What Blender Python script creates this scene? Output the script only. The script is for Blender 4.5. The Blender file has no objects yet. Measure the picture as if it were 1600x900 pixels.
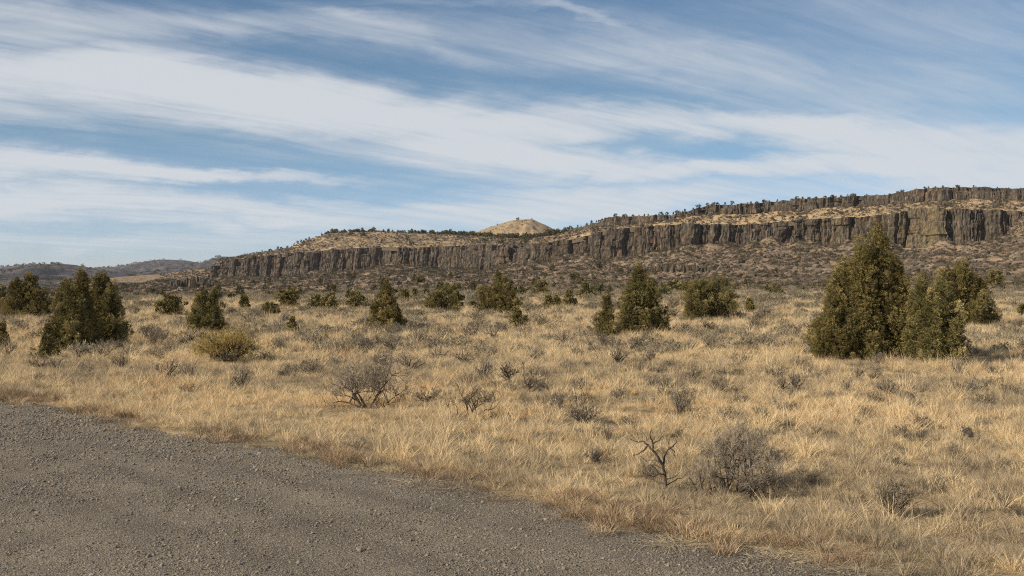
import bpy, math, random
import numpy as np
from mathutils import Vector

C = bpy.context.scene.collection
rng = np.random.default_rng(7)
R = math.radians

# ------------------------------------------------------------------ camera
CAM_H, FPX, HOR = 2.2, 1778.0, 445.0          # eye height, focal length and horizon row in photo pixels
cam = bpy.data.objects.new('camera', bpy.data.cameras.new('camera'))
C.objects.link(cam)
cam.location = (0, 0, CAM_H)
cam.rotation_euler = (R(90), 0, 0)
cam.data.lens = 40
cam.data.sensor_width = 36
cam.data.shift_y = -5 / 1600
cam.data.clip_start = 0.1
cam.data.clip_end = 60000
bpy.context.scene.camera = cam

# ------------------------------------------------------------------ light and sky
SUN_EL = R(29)
SUN_AZ = math.atan2(-0.87, -0.46)             # from behind the viewer's left shoulder
sun = bpy.data.objects.new('sun', bpy.data.lights.new('sun', 'SUN'))
C.objects.link(sun)
sun.data.energy = 4.9
sun.data.angle = R(0.5)
sun.data.color = (1.0, 0.88, 0.71)
sdir = Vector((math.sin(SUN_AZ) * math.cos(SUN_EL), math.cos(SUN_AZ) * math.cos(SUN_EL), math.sin(SUN_EL)))
sun.rotation_euler = sdir.to_track_quat('Z', 'Y').to_euler()
sun.location = (-40, -20, 60)

vs = bpy.context.scene.view_settings
vs.view_transform = 'Standard'; vs.look = 'None'; vs.exposure = 0.27; vs.gamma = 1.0; vs.use_curve_mapping = False
bpy.context.scene.cycles.use_denoising = False
bpy.context.scene.cycles.max_bounces = 6
bpy.context.scene.cycles.filter_width = 1.1
bpy.context.scene.cycles.volume_bounces = 0


class NT:
    """small helper to write node trees"""
    def __init__(s, tree):
        s.t = tree; s.n = tree.nodes; s.l = tree.links
        s.n.clear()
    def new(s, typ, **kw):
        n = s.n.new(typ)
        for k, v in kw.items(): setattr(n, k, v)
        return n
    def put(s, sock, v):
        if v is None: return
        if isinstance(v, bpy.types.NodeSocket): s.l.new(v, sock)
        elif isinstance(v, (tuple, list)) and len(v) == 3 and sock.type == 'RGBA': sock.default_value = (*v, 1)
        else: sock.default_value = v
    def math(s, op, a, b=None, c=None, clamp=False):
        n = s.new('ShaderNodeMath', operation=op, use_clamp=clamp)
        for i, v in enumerate((a, b, c)): s.put(n.inputs[i], v)
        return n.outputs[0]
    def vmath(s, op, a, b=None, scale=None):
        n = s.new('ShaderNodeVectorMath', operation=op)
        s.put(n.inputs[0], a); s.put(n.inputs[1], b)
        if scale is not None: s.put(n.inputs['Scale'], scale)
        return n.outputs[0]
    def comb(s, x, y, z=0.0):
        n = s.new('ShaderNodeCombineXYZ')
        for i, v in enumerate((x, y, z)): s.put(n.inputs[i], v)
        return n.outputs[0]
    def sep(s, v):
        n = s.new('ShaderNodeSeparateXYZ'); s.put(n.inputs[0], v); return n.outputs
    def noise(s, vec, scale, detail=4, rough=0.55, dist=0.0):
        n = s.new('ShaderNodeTexNoise')
        s.put(n.inputs['Vector'], vec); s.put(n.inputs['Scale'], scale); s.put(n.inputs['Detail'], detail)
        s.put(n.inputs['Roughness'], rough); s.put(n.inputs['Distortion'], dist)
        return n.outputs[0]
    def voro(s, vec, scale, feature='F1', rand=1.0):
        n = s.new('ShaderNodeTexVoronoi', feature=feature)
        s.put(n.inputs['Vector'], vec); s.put(n.inputs['Scale'], scale); s.put(n.inputs['Randomness'], rand)
        return n.outputs
    def ramp(s, fac, stops, interp='LINEAR'):
        n = s.new('ShaderNodeValToRGB'); cr = n.color_ramp; cr.interpolation = interp
        while len(cr.elements) > 1: cr.elements.remove(cr.elements[-1])
        for i, (p, c) in enumerate(stops):
            e = cr.elements[0] if i == 0 else cr.elements.new(p)
            e.position = p
            e.color = (c, c, c, 1) if isinstance(c, (int, float)) else (*c, 1)
        s.put(n.inputs[0], fac)
        return n.outputs[0]
    def mix(s, fac, a, b, blend='MIX'):
        n = s.new('ShaderNodeMix', data_type='RGBA', blend_type=blend)
        s.put(n.inputs[0], fac); s.put(n.inputs[6], a); s.put(n.inputs[7], b)
        return n.outputs[2]
    def step(s, x, lo, hi):
        n = s.new('ShaderNodeMapRange', interpolation_type='SMOOTHSTEP')
        s.put(n.inputs[0], x); s.put(n.inputs[1], lo); s.put(n.inputs[2], hi)
        return n.outputs[0]
    def attr(s, name, typ='GEOMETRY'):
        n = s.new('ShaderNodeAttribute', attribute_type=typ, attribute_name=name)
        return n.outputs['Fac']


world = bpy.data.worlds.new('World')
bpy.context.scene.world = world
world.use_nodes = True
w = NT(world.node_tree)
sky = w.new('ShaderNodeTexSky', sky_type='NISHITA', sun_disc=False)
sky.sun_elevation = SUN_EL; sky.sun_rotation = SUN_AZ
sky.air_density = 1.0; sky.dust_density = 0.3; sky.ozone_density = 1.3; sky.altitude = 1200
d = w.new('ShaderNodeTexCoord').outputs['Generated']
dx, dy, dz = w.sep(d)
# cirrus sheet: straight streaks in a plane high above, all running the same way over the land
zc = w.math('ADD', w.math('MAXIMUM', dz, 0.0), 0.085)
pxp = w.math('DIVIDE', dx, zc); pyp = w.math('DIVIDE', dy, zc)
th = R(47)
al = w.math('ADD', w.math('MULTIPLY', pxp, math.sin(th)), w.math('MULTIPLY', pyp, math.cos(th)))
ac = w.math('SUBTRACT', w.math('MULTIPLY', pxp, math.cos(th)), w.math('MULTIPLY', pyp, math.sin(th)))
wob = w.noise(w.comb(w.math('MULTIPLY', al, 0.35), w.math('MULTIPLY', ac, 0.5), 3.1), 1.0, 3, 0.5)
ac2 = w.math('ADD', ac, w.math('MULTIPLY', wob, 0.85))
n_str = w.noise(w.comb(w.math('MULTIPLY', al, 0.16), ac2, 0.0), 1.3, 7, 0.56, 0.2)
n_fin = w.noise(w.comb(w.math('MULTIPLY', al, 0.42), w.math('MULTIPLY', ac2, 4.2), 5.0), 1.6, 6, 0.56, 0.35)
n_puf = w.noise(w.comb(w.math('MULTIPLY', al, 1.0), w.math('MULTIPLY', ac, 2.0), 9.0), 1.2, 7, 0.66, 0.8)
# the broad bands: centre height, half width and strength over the azimuth
az = w.math('ARCTAN2', dx, dy)
el = w.math('ARCSINE', dz)
wv = w.math('MULTIPLY', w.math('SUBTRACT', w.noise(w.comb(w.math('MULTIPLY', az, 7.0), w.math('MULTIPLY', el, 24.0), 1.0), 1.0, 6, 0.6, 0.3), 0.5), 0.050)
elw = w.math('ADD', el, wv)
A0, AS = 1.0, 0.5                              # (az + A0) * AS spans the ramp
azn = w.math('MULTIPLY', w.math('ADD', az, A0), AS, clamp=True)
def aof(px): return math.atan((px - 800) / FPX)
def band(pts, amp=1.0, soft=1.0):
    stops = []
    p0, pn = pts[0], pts[-1]
    pts = [(p0[0] - 420, p0[1], p0[2], 0.0)] + list(pts) + [(pn[0] + 420, pn[1], pn[2], 0.0)]
    for (px, y, hw, st) in pts:
        a = aof(px)
        e = math.atan((HOR - y) / FPX * math.cos(a))
        stops.append(((a + A0) * AS, (max(e, 0) * 3, hw / FPX * 10, st)))
    r, g, b = w.sep(w.ramp(azn, stops, 'LINEAR'))
    cen = w.math('DIVIDE', r, 3.0); wid = w.math('DIVIDE', g, 10.0)
    q = w.math('DIVIDE', w.math('SUBTRACT', elw, cen), wid)
    gq = w.math('EXPONENT', w.math('MULTIPLY', w.math('POWER', w.math('ABSOLUTE', q), 2.4 * soft), -1.0))
    return w.math('MULTIPLY', w.math('MULTIPLY', gq, b), amp)
BANDS = [
    ([(-100, 120, 64, .95), (200, 130, 62, 1), (400, 158, 54, 1), (600, 184, 46, 1), (750, 193, 44, .95), (950, 192, 34, .95), (1150, 190, 26, .85),
      (1300, 212, 42, .95), (1500, 225, 45, .85), (1700, 240, 45, .8)], 1.0),
    ([(560, 232, 22, .3), (700, 236, 40, .8), (820, 245, 42, .9), (950, 262, 24, .8), (1150, 268, 18, 1), (1350, 255, 22, .9), (1600, 262, 35, .75)], 1.0),
    ([(-100, 250, 30, .9), (120, 258, 28, 1), (260, 270, 18, 1), (370, 278, 10, .7)], 1.0),
    ([(-100, 312, 26, .95), (150, 308, 24, .95), (350, 326, 22, .9), (500, 335, 18, .7), (700, 315, 20, .6), (900, 318, 26, .8), (1200, 300, 20, .55), (1600, 285, 30, .6)], 1.0),
    ([(150, 335, 14, .7), (330, 352, 11, .8), (480, 368, 9, .7)], .7),
    ([(-100, 378, 18, .6), (150, 378, 16, .6), (400, 372, 12, .4)], .9),
    ([(600, 340, 22, .6), (800, 338, 22, .8), (1000, 312, 24, .6), (1300, 285, 18, .4)], .8),
    ([(-100, 45, 40, .5), (120, 35, 36, .5), (300, 25, 30, .62), (450, 34, 26, .62), (560, 42, 24, .6), (660, 60, 22, .5), (740, 90, 22, .35)], .85),
    ([(740, 2, 10, .3), (860, 13, 12, .6), (960, 32, 10, .55), (1040, 50, 10, .1)], .75),
    ([(740, 55, 36, .4), (950, 80, 44, .65), (1200, 105, 55, .6), (1500, 140, 70, .6)], .72),
    ([(1050, 50, 60, .3), (1300, 30, 60, .35), (1600, 50, 60, .4)], .7),
]
dens = None
for pts, a in BANDS:
    b = band(pts, a)
    dens = b if dens is None else w.math('MAXIMUM', dens, w.math('ADD', b, w.math('MULTIPLY', dens, 0.25)))
inview = w.math('MULTIPLY', w.step(az, -1.0, -0.6), w.math('SUBTRACT', 1.0, w.step(az, 0.6, 1.0)))
inview = w.math('MULTIPLY', inview, w.math('SUBTRACT', 1.0, w.step(el, 0.27, 0.5)))
# away from the view the same streaks go on at the same average cover
base = w.math('ADD', w.math('MULTIPLY', dens, 0.95), w.math('MULTIPLY', w.math('SUBTRACT', 1.0, inview), 0.42))
tex = w.math('ADD', w.math('MULTIPLY', w.math('SUBTRACT', n_str, 0.5), 1.5), w.math('MULTIPLY', w.math('SUBTRACT', n_fin, 0.5), 1.35))
tex = w.math('ADD', tex, w.math('MULTIPLY', w.math('SUBTRACT', n_puf, 0.5), 1.1))
cov = w.math('ADD', w.math('ADD', base, w.math('MULTIPLY', tex, w.math('ADD', w.math('MULTIPLY', base, 0.55), 0.28))), 0.05)
cov = w.step(cov, -0.02, 1.0)
cov = w.math('MULTIPLY', cov, 0.96)
cov = w.math('MULTIPLY', cov, w.step(el, -0.03, 0.03))
skyc = w.mix(1.0, sky.outputs[0], w.mix(w.step(el, 0.0, 0.16), (0.59, 0.655, 0.90), (0.49, 0.585, 0.64)), 'MULTIPLY')
cloudc = w.mix(w.step(el, 0.0, 0.25), (4.9, 5.2, 5.5), (4.9, 5.1, 5.4))
col = w.mix(cov, skyc, cloudc)
bg = w.new('ShaderNodeBackground'); w.put(bg.inputs[0], col); bg.inputs[1].default_value = 0.11
wo = w.new('ShaderNodeOutputWorld'); w.l.new(bg.outputs[0], wo.inputs[0])


# ------------------------------------------------------------------ numpy noise
_P = np.random.default_rng(3).permutation(512)
_P = np.concatenate([_P, _P, _P]) % 512
_G = np.random.default_rng(4).random(512) * 2 * np.pi
def perlin(x, y):
    x = np.asarray(x, float); y = np.asarray(y, float)
    x, y = np.broadcast_arrays(x, y)
    xi = np.floor(x).astype(int); yi = np.floor(y).astype(int)
    xf = x - xi; yf = y - yi
    u = xf * xf * xf * (xf * (xf * 6 - 15) + 10); v = yf * yf * yf * (yf * (yf * 6 - 15) + 10)
    def g(ix, iy, fx, fy):
        h = _G[_P[(_P[ix & 511] + iy) & 511]]
        return np.cos(h) * fx + np.sin(h) * fy
    a = g(xi, yi, xf, yf); b = g(xi + 1, yi, xf - 1, yf)
    c = g(xi, yi + 1, xf, yf - 1); d_ = g(xi + 1, yi + 1, xf - 1, yf - 1)
    return (a * (1 - u) + b * u) * (1 - v) + (c * (1 - u) + d_ * u) * v
def fbm(x, y, o=4, g=0.5):
    s = 0; a = 1.0; f = 1.0
    for i in range(o):
        s = s + a * perlin(x * f + 17.3 * i, y * f - 9.1 * i); a *= g; f *= 2.03
    return s


# ------------------------------------------------------------------ mesh helpers
def make_mesh(name, V, F, smooth=False, attrs=None, mats=(), midx=None):
    """V (n,3); F list of face arrays (k,3) or (k,4)"""
    me = bpy.data.meshes.new(name)
    V = np.ascontiguousarray(V, dtype=np.float32)
    Fs = [np.asarray(f) for f in (F if isinstance(F, list) else [F]) if len(f)]
    me.vertices.add(len(V)); me.vertices.foreach_set('co', V.ravel())
    loops = np.concatenate([f.ravel() for f in Fs]).astype(np.int32)
    sizes = np.concatenate([np.full(len(f), f.shape[1]) for f in Fs])
    starts = np.concatenate([[0], np.cumsum(sizes)[:-1]]).astype(np.int32)
    me.loops.add(len(loops)); me.loops.foreach_set('vertex_index', loops)
    me.polygons.add(len(sizes)); me.polygons.foreach_set('loop_start', starts)
    me.polygons.foreach_set('use_smooth', np.full(len(sizes), smooth))
    if midx is not None: me.polygons.foreach_set('material_index', np.asarray(midx, np.int32))
    for k, v in (attrs or {}).items():
        a = me.attributes.new(k, 'FLOAT', 'POINT'); a.data.foreach_set('value', np.ascontiguousarray(v, np.float32))
    for m in mats: me.materials.append(m)
    me.update(calc_edges=True)
    return me
def link(name, me, parent=None, loc=(0, 0, 0), rz=0.0, sc=None):
    o = bpy.data.objects.new(name, me); C.objects.link(o)
    o.location = loc; o.rotation_euler = (0, 0, rz)
    if sc is not None: o.scale = sc if hasattr(sc, '__len__') else (sc, sc, sc)
    if parent is not None: o.parent = parent
    return o
def tag(o, label=None, cat=None, group=None, kind=None):
    if label: o['label'] = label
    if cat: o['category'] = cat
    if group: o['group'] = group
    if kind: o['kind'] = kind
    return o
def grid_faces(nr, nc):
    i = np.arange(nr - 1)[:, None] * nc + np.arange(nc - 1)[None, :]
    return np.stack([i, i + 1, i + nc + 1, i + nc], -1).reshape(-1, 4)


# ------------------------------------------------------------------ the lie of the land
# lot edge, measured on the photograph, as ground points
EP = [(0, 622), (60, 629), (110, 642), (200, 655), (215, 667), (340, 681), (480, 706), (600, 733), (720, 750), (800, 768), (880, 790), (940, 806),
      (1000, 820), (1100, 838), (1200, 852), (1290, 864), (1390, 881), (1480, 896)]
EX = []; EY = []
for px, y in EP:
    dd = CAM_H * FPX / (y - HOR); EX.append((px - 800) / FPX * dd); EY.append(dd)
EX = np.array([-160, -60, -25] + EX + [4.6, 9, 30]); EY = np.array([120, 58, 33] + EY + [7.6, 3.5, -25])
def edge_y(x):
    return np.interp(x, EX, EY) + 0.10 * fbm(np.asarray(x) * 2.3, 4.0, 4)
def in_lot(x, y): return y < edge_y(x)

# per column of the photograph: cliff distance, base row, top row, bench depth, upper cliff base and top rows, talus foot distance and row
T = np.array([
    (-600, 1500, 463, 462, 100, 460, 460, 330, 463), (60, 1500, 457, 456, 100, 454, 454, 330, 463), (120, 1500, 452, 449, 100, 443, 443, 330, 463),
    (180, 1450, 447, 441, 90, 433, 433, 320, 463), (250, 1420, 446, 442, 80, 428, 428, 320, 463), (330, 1400, 441, 430, 60, 417, 417, 320, 462),
    (345, 1390, 437, 408, 60, 405, 405, 320, 462), (400, 1370, 433, 401, 60, 396, 396, 320, 461), (450, 1330, 432, 396, 90, 387, 387, 320, 460),
    (480, 1310, 430, 394, 120, 374, 374, 320, 460), (515, 1300, 427, 391, 150, 364, 364, 320, 459), (560, 1290, 422, 388, 160, 362, 362, 320, 458),
    (600, 1270, 416, 386, 160, 362, 362, 320, 458), (625, 1250, 413, 387, 160, 363, 363, 320, 457), (650, 1250, 416, 387, 160, 364, 364, 320, 457),
    (700, 1220, 421, 385, 160, 366, 366, 320, 456), (760, 1170, 420, 382, 150, 370, 370, 320, 455), (786, 1138, 416, 383, 150, 371, 371, 320, 455),
    (822, 1200, 413, 384, 130, 372, 372, 320, 455), (825, 1010, 416, 394, 100, 374, 374, 320, 455), (830, 1005, 414, 385, 100, 372, 371, 320, 454),
    (870, 985, 406, 377, 90, 366, 365, 320, 453), (890, 970, 403, 374, 80, 361, 359, 320, 453), (910, 960, 401, 370, 70, 358, 354, 320, 453),
    (944, 940, 404, 360, 55, 352, 343, 320, 453), (960, 930, 403, 357, 50, 352, 339, 320, 452), (1015, 905, 397, 353, 50, 346, 337, 320, 451),
    (1050, 895, 391, 351, 55, 341, 336, 320, 450), (1078, 885, 389, 350, 58, 336, 328, 310, 450), (1105, 880, 389, 351, 60, 334, 320, 310, 450),
    (1150, 870, 381, 351, 60, 333, 319, 310, 450), (1195, 860, 379, 349, 60, 329, 317, 310, 450), (1250, 845, 382, 343, 60, 326, 311, 300, 450),
    (1300, 835, 382, 341, 60, 322, 308, 300, 450), (1333, 825, 375, 340, 60, 321, 306, 300, 450), (1387, 800, 388, 335, 60, 317, 304, 300, 450),
    (1413, 790, 392, 332, 62, 315, 299, 300, 450), (1440, 780, 393, 328, 64, 314, 295, 300, 450), (1467, 770, 387, 326, 66, 313, 293, 300, 450),
    (1520, 765, 377, 327, 66, 309, 292, 300, 450), (1560, 760, 369, 328, 66, 309, 293, 300, 450), (1600, 755, 355, 330, 66, 310, 295, 300, 450),
    (1700, 750, 352, 330, 66, 309, 296, 300, 450), (2200, 740, 352, 330, 66, 309, 298, 300, 450)], float)
def tab(px, k): return np.interp(px, T[:, 0], T[:, k])
def zrow(y, dd): return CAM_H + (HOR - y) / FPX * dd
def hgt(x, y):
    x = np.asarray(x, float); y = np.asarray(y, float)
    yy = np.maximum(y, 1.0)
    px = 800 + FPX * x / yy
    px = np.clip(px, -600, 2200)
    dc = tab(px, 1); zb = zrow(tab(px, 2), dc); df = tab(px, 7); zf = zrow(tab(px, 8), df)
    t1 = np.clip((yy - 110) / (df - 110), 0, 1); t2 = np.clip((yy - df) / (dc - df), 0, 1.05)
    z = zf * (t1 * t1 * (3 - 2 * t1)) + (zb - zf) * (0.35 * t2 + 0.65 * t2 ** 2.2)
    z = z + np.clip(fbm(px / 62, 2.5, 2) * 12, -1.5, 6) * t2 ** 3.5
    amp = t2 * 2.2 + 0.02
    gul = fbm(x / 34, y / 95, 4) * np.minimum(amp * 1.6, 3.2)
    z = z + gul * np.where(t2 > 0, 1, 0) + (fbm(x / 8, y / 22, 4) * 1.9 - np.abs(perlin(x / 13 + 5, y / 34)) * 2.2 + .5) * t2 ** 0.6
    field = np.clip((yy - 14) / 30, 0, 1)
    z = z + field * (0.28 * fbm(x / 22, y / 26, 3)) + 0.05 * fbm(x / 1.6, y / 1.6, 2) * np.clip((y - 9) / 6, 0, 1)
    e = y - edge_y(x)
    z = z - 0.07 * np.clip((e + 0.4) / 1.2, 0, 1) + 0.05 * np.exp(-((e - 0.8) / 0.6) ** 2)
    return z
def drop(px, ypx):
    """the ground point that the photo shows at this pixel"""
    best = None
    ds = np.geomspace(7, 900, 1400)
    x = (px - 800) / FPX * ds
    ray = CAM_H + (HOR - ypx) / FPX * ds
    h = hgt(x, ds)
    k = np.argmax(h >= ray)
    if h[k] < ray[k]: k = len(ds) - 1
    return float(x[k]), float(ds[k]), float(h[k])


# ------------------------------------------------------------------ materials
def material(name):
    m = bpy.data.materials.new(name); m.use_nodes = True
    return m, NT(m.node_tree)
def finish(n, color, rough=0.9, height=None, bstr=0.4, bdist=0.02, spec=0.2, transl=0.0):
    p = n.new('ShaderNodeBsdfPrincipled')
    n.put(p.inputs['Base Color'], color); n.put(p.inputs['Roughness'], rough); p.inputs['Specular IOR Level'].default_value = spec
    if height is not None:
        b = n.new('ShaderNodeBump'); b.inputs['Strength'].default_value = bstr; b.inputs['Distance'].default_value = bdist
        n.put(b.inputs['Height'], height); n.l.new(b.outputs[0], p.inputs['Normal'])
    out = n.new('ShaderNodeOutputMaterial'); sh = p.outputs[0]
    if transl:
        t = n.new('ShaderNodeBsdfTranslucent'); n.put(t.inputs[0], color)
        mx = n.new('ShaderNodeMixShader'); mx.inputs[0].default_value = transl
        n.l.new(sh, mx.inputs[1]); n.l.new(t.outputs[0], mx.inputs[2]); sh = mx.outputs[0]
    n.l.new(sh, out.inputs[0])
def pos(n): return n.new('ShaderNodeNewGeometry').outputs['Position']

M = {}
# open ground: soil and matted straw near by, scree with grassy patches up the slope
M['ground'], n = material('ground_soil_and_straw')
P = pos(n)
soil = n.ramp(n.noise(P, 9, 6, .65), [(.3, (.115, .085, .055)), (.5, (.20, .150, .095)), (.72, (.30, .225, .14))])
straw = n.ramp(n.noise(P, 30, 5, .7), [(.3, (.17, .125, .075)), (.5, (.34, .26, .15)), (.7, (.50, .39, .235))])
near = n.mix(n.step(n.noise(P, .9, 5, .6), .34, .52), soil, straw)
PS = n.vmath('MULTIPLY', P, (1, .45, 1))
scree = n.ramp(n.noise(PS, .55, 8, .72), [(.3, (.050, .038, .028)), (.46, (.145, .104, .068)), (.6, (.25, .178, .116)), (.75, (.35, .255, .165))])
gold = n.ramp(n.noise(P, .8, 5, .6), [(.3, (.27, .19, .115)), (.7, (.40, .29, .175))])
tmask = n.step(n.noise(PS, .055, 8, .74), .45, .56)
slope = n.mix(n.math('MULTIPLY', tmask, .55), scree, gold)
stp = n.step(n.sep(n.new('ShaderNodeNewGeometry').outputs['True Normal'])[2], .80, .62)
slope = n.mix(stp, slope, scree)
col = n.mix(n.attr('talus'), near, slope)
finish(n, col, .95, n.noise(P, 26, 6, .7), .6, .03, .1)

M['gravel'], n = material('grey_gravel')
P = pos(n)
v = n.voro(P, 62); v2 = n.voro(P, 130)
g1 = n.ramp(n.sep(v[1])[0], [(0, (.078, .065, .050)), (.5, (.185, .157, .120)), (.85, (.28, .24, .185)), (1, (.42, .37, .30))])
g2 = n.ramp(n.noise(P, 200, 3, .7), [(.3, (.085, .073, .057)), (.7, (.26, .225, .18))])
gc = n.mix(.5, g1, g2)
big = n.ramp(n.noise(P, .7, 7, .68), [(.3, (.74, .73, .72)), (.7, (1.16, 1.14, 1.11))])
px_, py_, pz_ = n.sep(P)
acr = n.math('ADD', n.math('MULTIPLY', px_, .72), n.math('MULTIPLY', py_, .69)); alo = n.math('SUBTRACT', n.math('MULTIPLY', px_, .69), n.math('MULTIPLY', py_, .72))
trk = n.ramp(n.noise(n.comb(n.math('MULTIPLY', acr, 1.6), n.math('MULTIPLY', alo, .10), 0.0), 1.0, 4, .6), [(.38, (.84, .835, .83)), (.60, (1.10, 1.09, 1.07))])
gc = n.mix(1.0, gc, trk, 'MULTIPLY')
gc = n.mix(1.0, gc, big, 'MULTIPLY')
hh = n.math('ADD', n.math('MULTIPLY', n.math('SUBTRACT', 1.0, v[0]), 1.0), n.math('MULTIPLY', v2[0], -.5))
finish(n, gc, .95, hh, .9, .012, .15)

M['pebble'], n = material('broken_basalt_gravel')
tint = n.attr('tint', 'INSTANCER')
pc = n.ramp(tint, [(0, (.075, .062, .047)), (.3, (.145, .121, .091)), (.6, (.21, .177, .135)), (.85, (.29, .247, .19)), (.95, (.42, .36, .285)), (1, (.24, .165, .11))])
finish(n, n.mix(.35, pc, n.ramp(n.noise(pos(n), 90, 3), [(.3, (.10, .09, .075)), (.7, (.28, .25, .21))])), .9, None, spec=.2)

M['grass'], n = material('dry_bunchgrass')
tint = n.attr('tint', 'INSTANCER')
gc = n.ramp(tint, [(0, (.15, .12, .085)), (.2, (.35, .27, .165)), (.45, (.61, .47, .265)), (.7, (.73, .57, .33)), (.9, (.70, .52, .28)), (1, (.58, .38, .18))])
blade = n.attr('shade')
gc = n.mix(n.math('MULTIPLY', blade, .55), gc, (.76, .61, .39))
finish(n, gc, .75, None, spec=.25, transl=.25)

M['weed'], n = material('rusty_roadside_weed')
tint = n.attr('tint', 'INSTANCER')
finish(n, n.ramp(tint, [(0, (.15, .105, .07)), (.5, (.29, .20, .125)), (1, (.50, .37, .22))]), .85, None, transl=.15)

M['sage'], n = material('grey_sage_leaf')
tn = n.attr('tint')
oi = n.new('ShaderNodeObjectInfo').outputs['Random']
sc_ = n.ramp(tn, [(0, (.13, .112, .085)), (.5, (.235, .205, .155)), (1, (.36, .325, .26))])
sc_ = n.mix(n.math('MULTIPLY', oi, .5), sc_, n.mix(1.0, sc_, (1.15, .95, .72), 'MULTIPLY'))
finish(n, sc_, .85, None, transl=.12)

M['dark_sage'], n = material('dark_grey_sage_leaf')
tn = n.attr('tint')
finish(n, n.ramp(tn, [(0, (.055, .05, .042)), (.5, (.105, .095, .078)), (1, (.19, .17, .14))]), .85, None, transl=.08)

M['brush'], n = material('hillside_brush')
tint = n.attr('tint', 'INSTANCER')
finish(n, n.ramp(tint, [(0, (.036, .034, .018)), (.5, (.070, .058, .036)), (.75, (.145, .112, .072)), (1, (.25, .195, .125))]), .9, None)

M['plainbrush'], n = material('plain_sagebrush_mass')
tint = n.attr('tint', 'INSTANCER')
finish(n, n.ramp(tint, [(0, (.11, .098, .068)), (.5, (.225, .192, .135)), (1, (.40, .33, .22))]), .9, None, transl=.1)

M['rabbit'], n = material('yellow_rabbitbrush_leaf')
tn = n.attr('tint')
finish(n, n.ramp(tn, [(0, (.17, .125, .045)), (.5, (.36, .27, .095)), (1, (.58, .43, .18))]), .85, None, transl=.2)

M['stem'], n = material('weathered_sage_bark')
finish(n, n.ramp(n.noise(pos(n), 60, 4), [(.3, (.055, .045, .036)), (.6, (.12, .098, .078)), (.8, (.23, .20, .165))]), .95, None)
M['deadwood'], n = material('dark_dead_wood')
finish(n, n.ramp(n.noise(pos(n), 40, 4), [(.3, (.035, .028, .023)), (.6, (.085, .066, .052)), (.8, (.17, .14, .115))]), .95, None)
M['twig'], n = material('fine_grey_twigs')
tn = n.attr('tint')
finish(n, n.ramp(tn, [(0, (.12, .098, .074)), (.5, (.22, .182, .138)), (1, (.36, .31, .24))]), .9, None)

M['juniper'], n = material('juniper_foliage')
tn = n.attr('tint')
oi = n.new('ShaderNodeObjectInfo').outputs['Random']
jc = n.ramp(tn, [(0, (.075, .066, .024)), (.4, (.165, .143, .054)), (.75, (.265, .222, .088)), (1, (.40, .325, .145))])
jc = n.mix(n.math('MULTIPLY', oi, .35), jc, n.mix(1.0, jc, (1.12, .94, .80), 'MULTIPLY'))
finish(n, jc, .8, None, transl=.05, spec=.15)
M['bark'], n = material('juniper_bark')
finish(n, n.ramp(n.noise(n.vmath('MULTIPLY', pos(n), (1, 1, .2)), 30, 4), [(.3, (.06, .045, .034)), (.7, (.20, .15, .11))]), .95, None)
M['farjuniper'], n = material('far_juniper_foliage')
tn = n.attr('tint')
oi = n.new('ShaderNodeObjectInfo').outputs['Random']
jc = n.ramp(tn, [(0, (.045, .048, .020)), (1, (.11, .105, .042))])
finish(n, n.mix(oi, jc, n.mix(1.0, jc, (1.25, 1.0, .8), 'MULTIPLY')), .85, None)

# basalt
M['basalt'], n = material('columnar_basalt')
P = pos(n)
PV = n.vmath('MULTIPLY', P, (1, 1, .22))
rock = n.ramp(n.noise(PV, .55, 8, .72), [(.28, (.017, .015, .013)), (.42, (.047, .039, .032)), (.55, (.112, .090, .068)), (.71, (.30, .24, .175))])
rock = n.mix(n.step(n.noise(P, .09, 5, .6), .48, .66), rock, n.mix(1.0, rock, (1.15, .97, .82), 'MULTIPLY'))
lich = n.math('MULTIPLY', n.attr('lichen'), n.step(n.noise(PV, .28, 6, .65), .40, .56))
rock = n.mix(n.math('MULTIPLY', lich, .42), rock, n.ramp(n.noise(PV, .9, 4), [(.3, (.22, .18, .085)), (.7, (.40, .32, .17))]))
finish(n, rock, .9, n.noise(n.vmath('MULTIPLY', P, (1, 1, .35)), 1.1, 8, .7), 1.0, 1.4, .15)
M['boulder'], n = material('fallen_basalt_rock')
tint = n.attr('tint', 'INSTANCER')
finish(n, n.ramp(tint, [(0, (.040, .032, .026)), (.5, (.10, .077, .057)), (1, (.21, .165, .12))]), .9, None)

M['mesa'], n = material('mesa_top_scree_and_grass')
P = pos(n)
PS = n.vmath('MULTIPLY', P, (1, .4, 1.5))
scree = n.ramp(n.noise(PS, .5, 8, .72), [(.3, (.075, .056, .040)), (.46, (.17, .125, .080)), (.58, (.28, .205, .13)), (.75, (.38, .28, .18))])
gold = n.ramp(n.noise(P, .6, 6, .65), [(.3, (.32, .225, .125)), (.7, (.50, .365, .205))])
stp = n.step(n.sep(n.new('ShaderNodeNewGeometry').outputs['True Normal'])[2], .75, .5)
finish(n, n.mix(stp, n.mix(n.step(n.math('ADD', n.noise(PS, .075, 8, .74), n.math('MULTIPLY', n.attr('gold'), .10)), .47, .60), scree, gold), n.mix(.75, scree, (.06, .048, .038))), .95, n.noise(P, .8, 6, .7), .7, 1.0, .1)
def hill_mat(name, stops, sc):
    m, n = material(name)
    P = n.vmath('MULTIPLY', pos(n), (1, .5, 2.0))
    finish(n, n.ramp(n.noise(P, sc, 8, .7), stops), .95, n.noise(pos(n), sc * 2, 6, .7), .8, 4.0, .1)
    return m
M['hill_far'] = hill_mat('far_hill_haze_tinted_scrub', [(.3, (.048, .045, .050)), (.5, (.092, .080, .080)), (.72, (.19, .15, .115))], .022)  # scrub colour with the blue-purple of distance haze painted in
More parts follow.
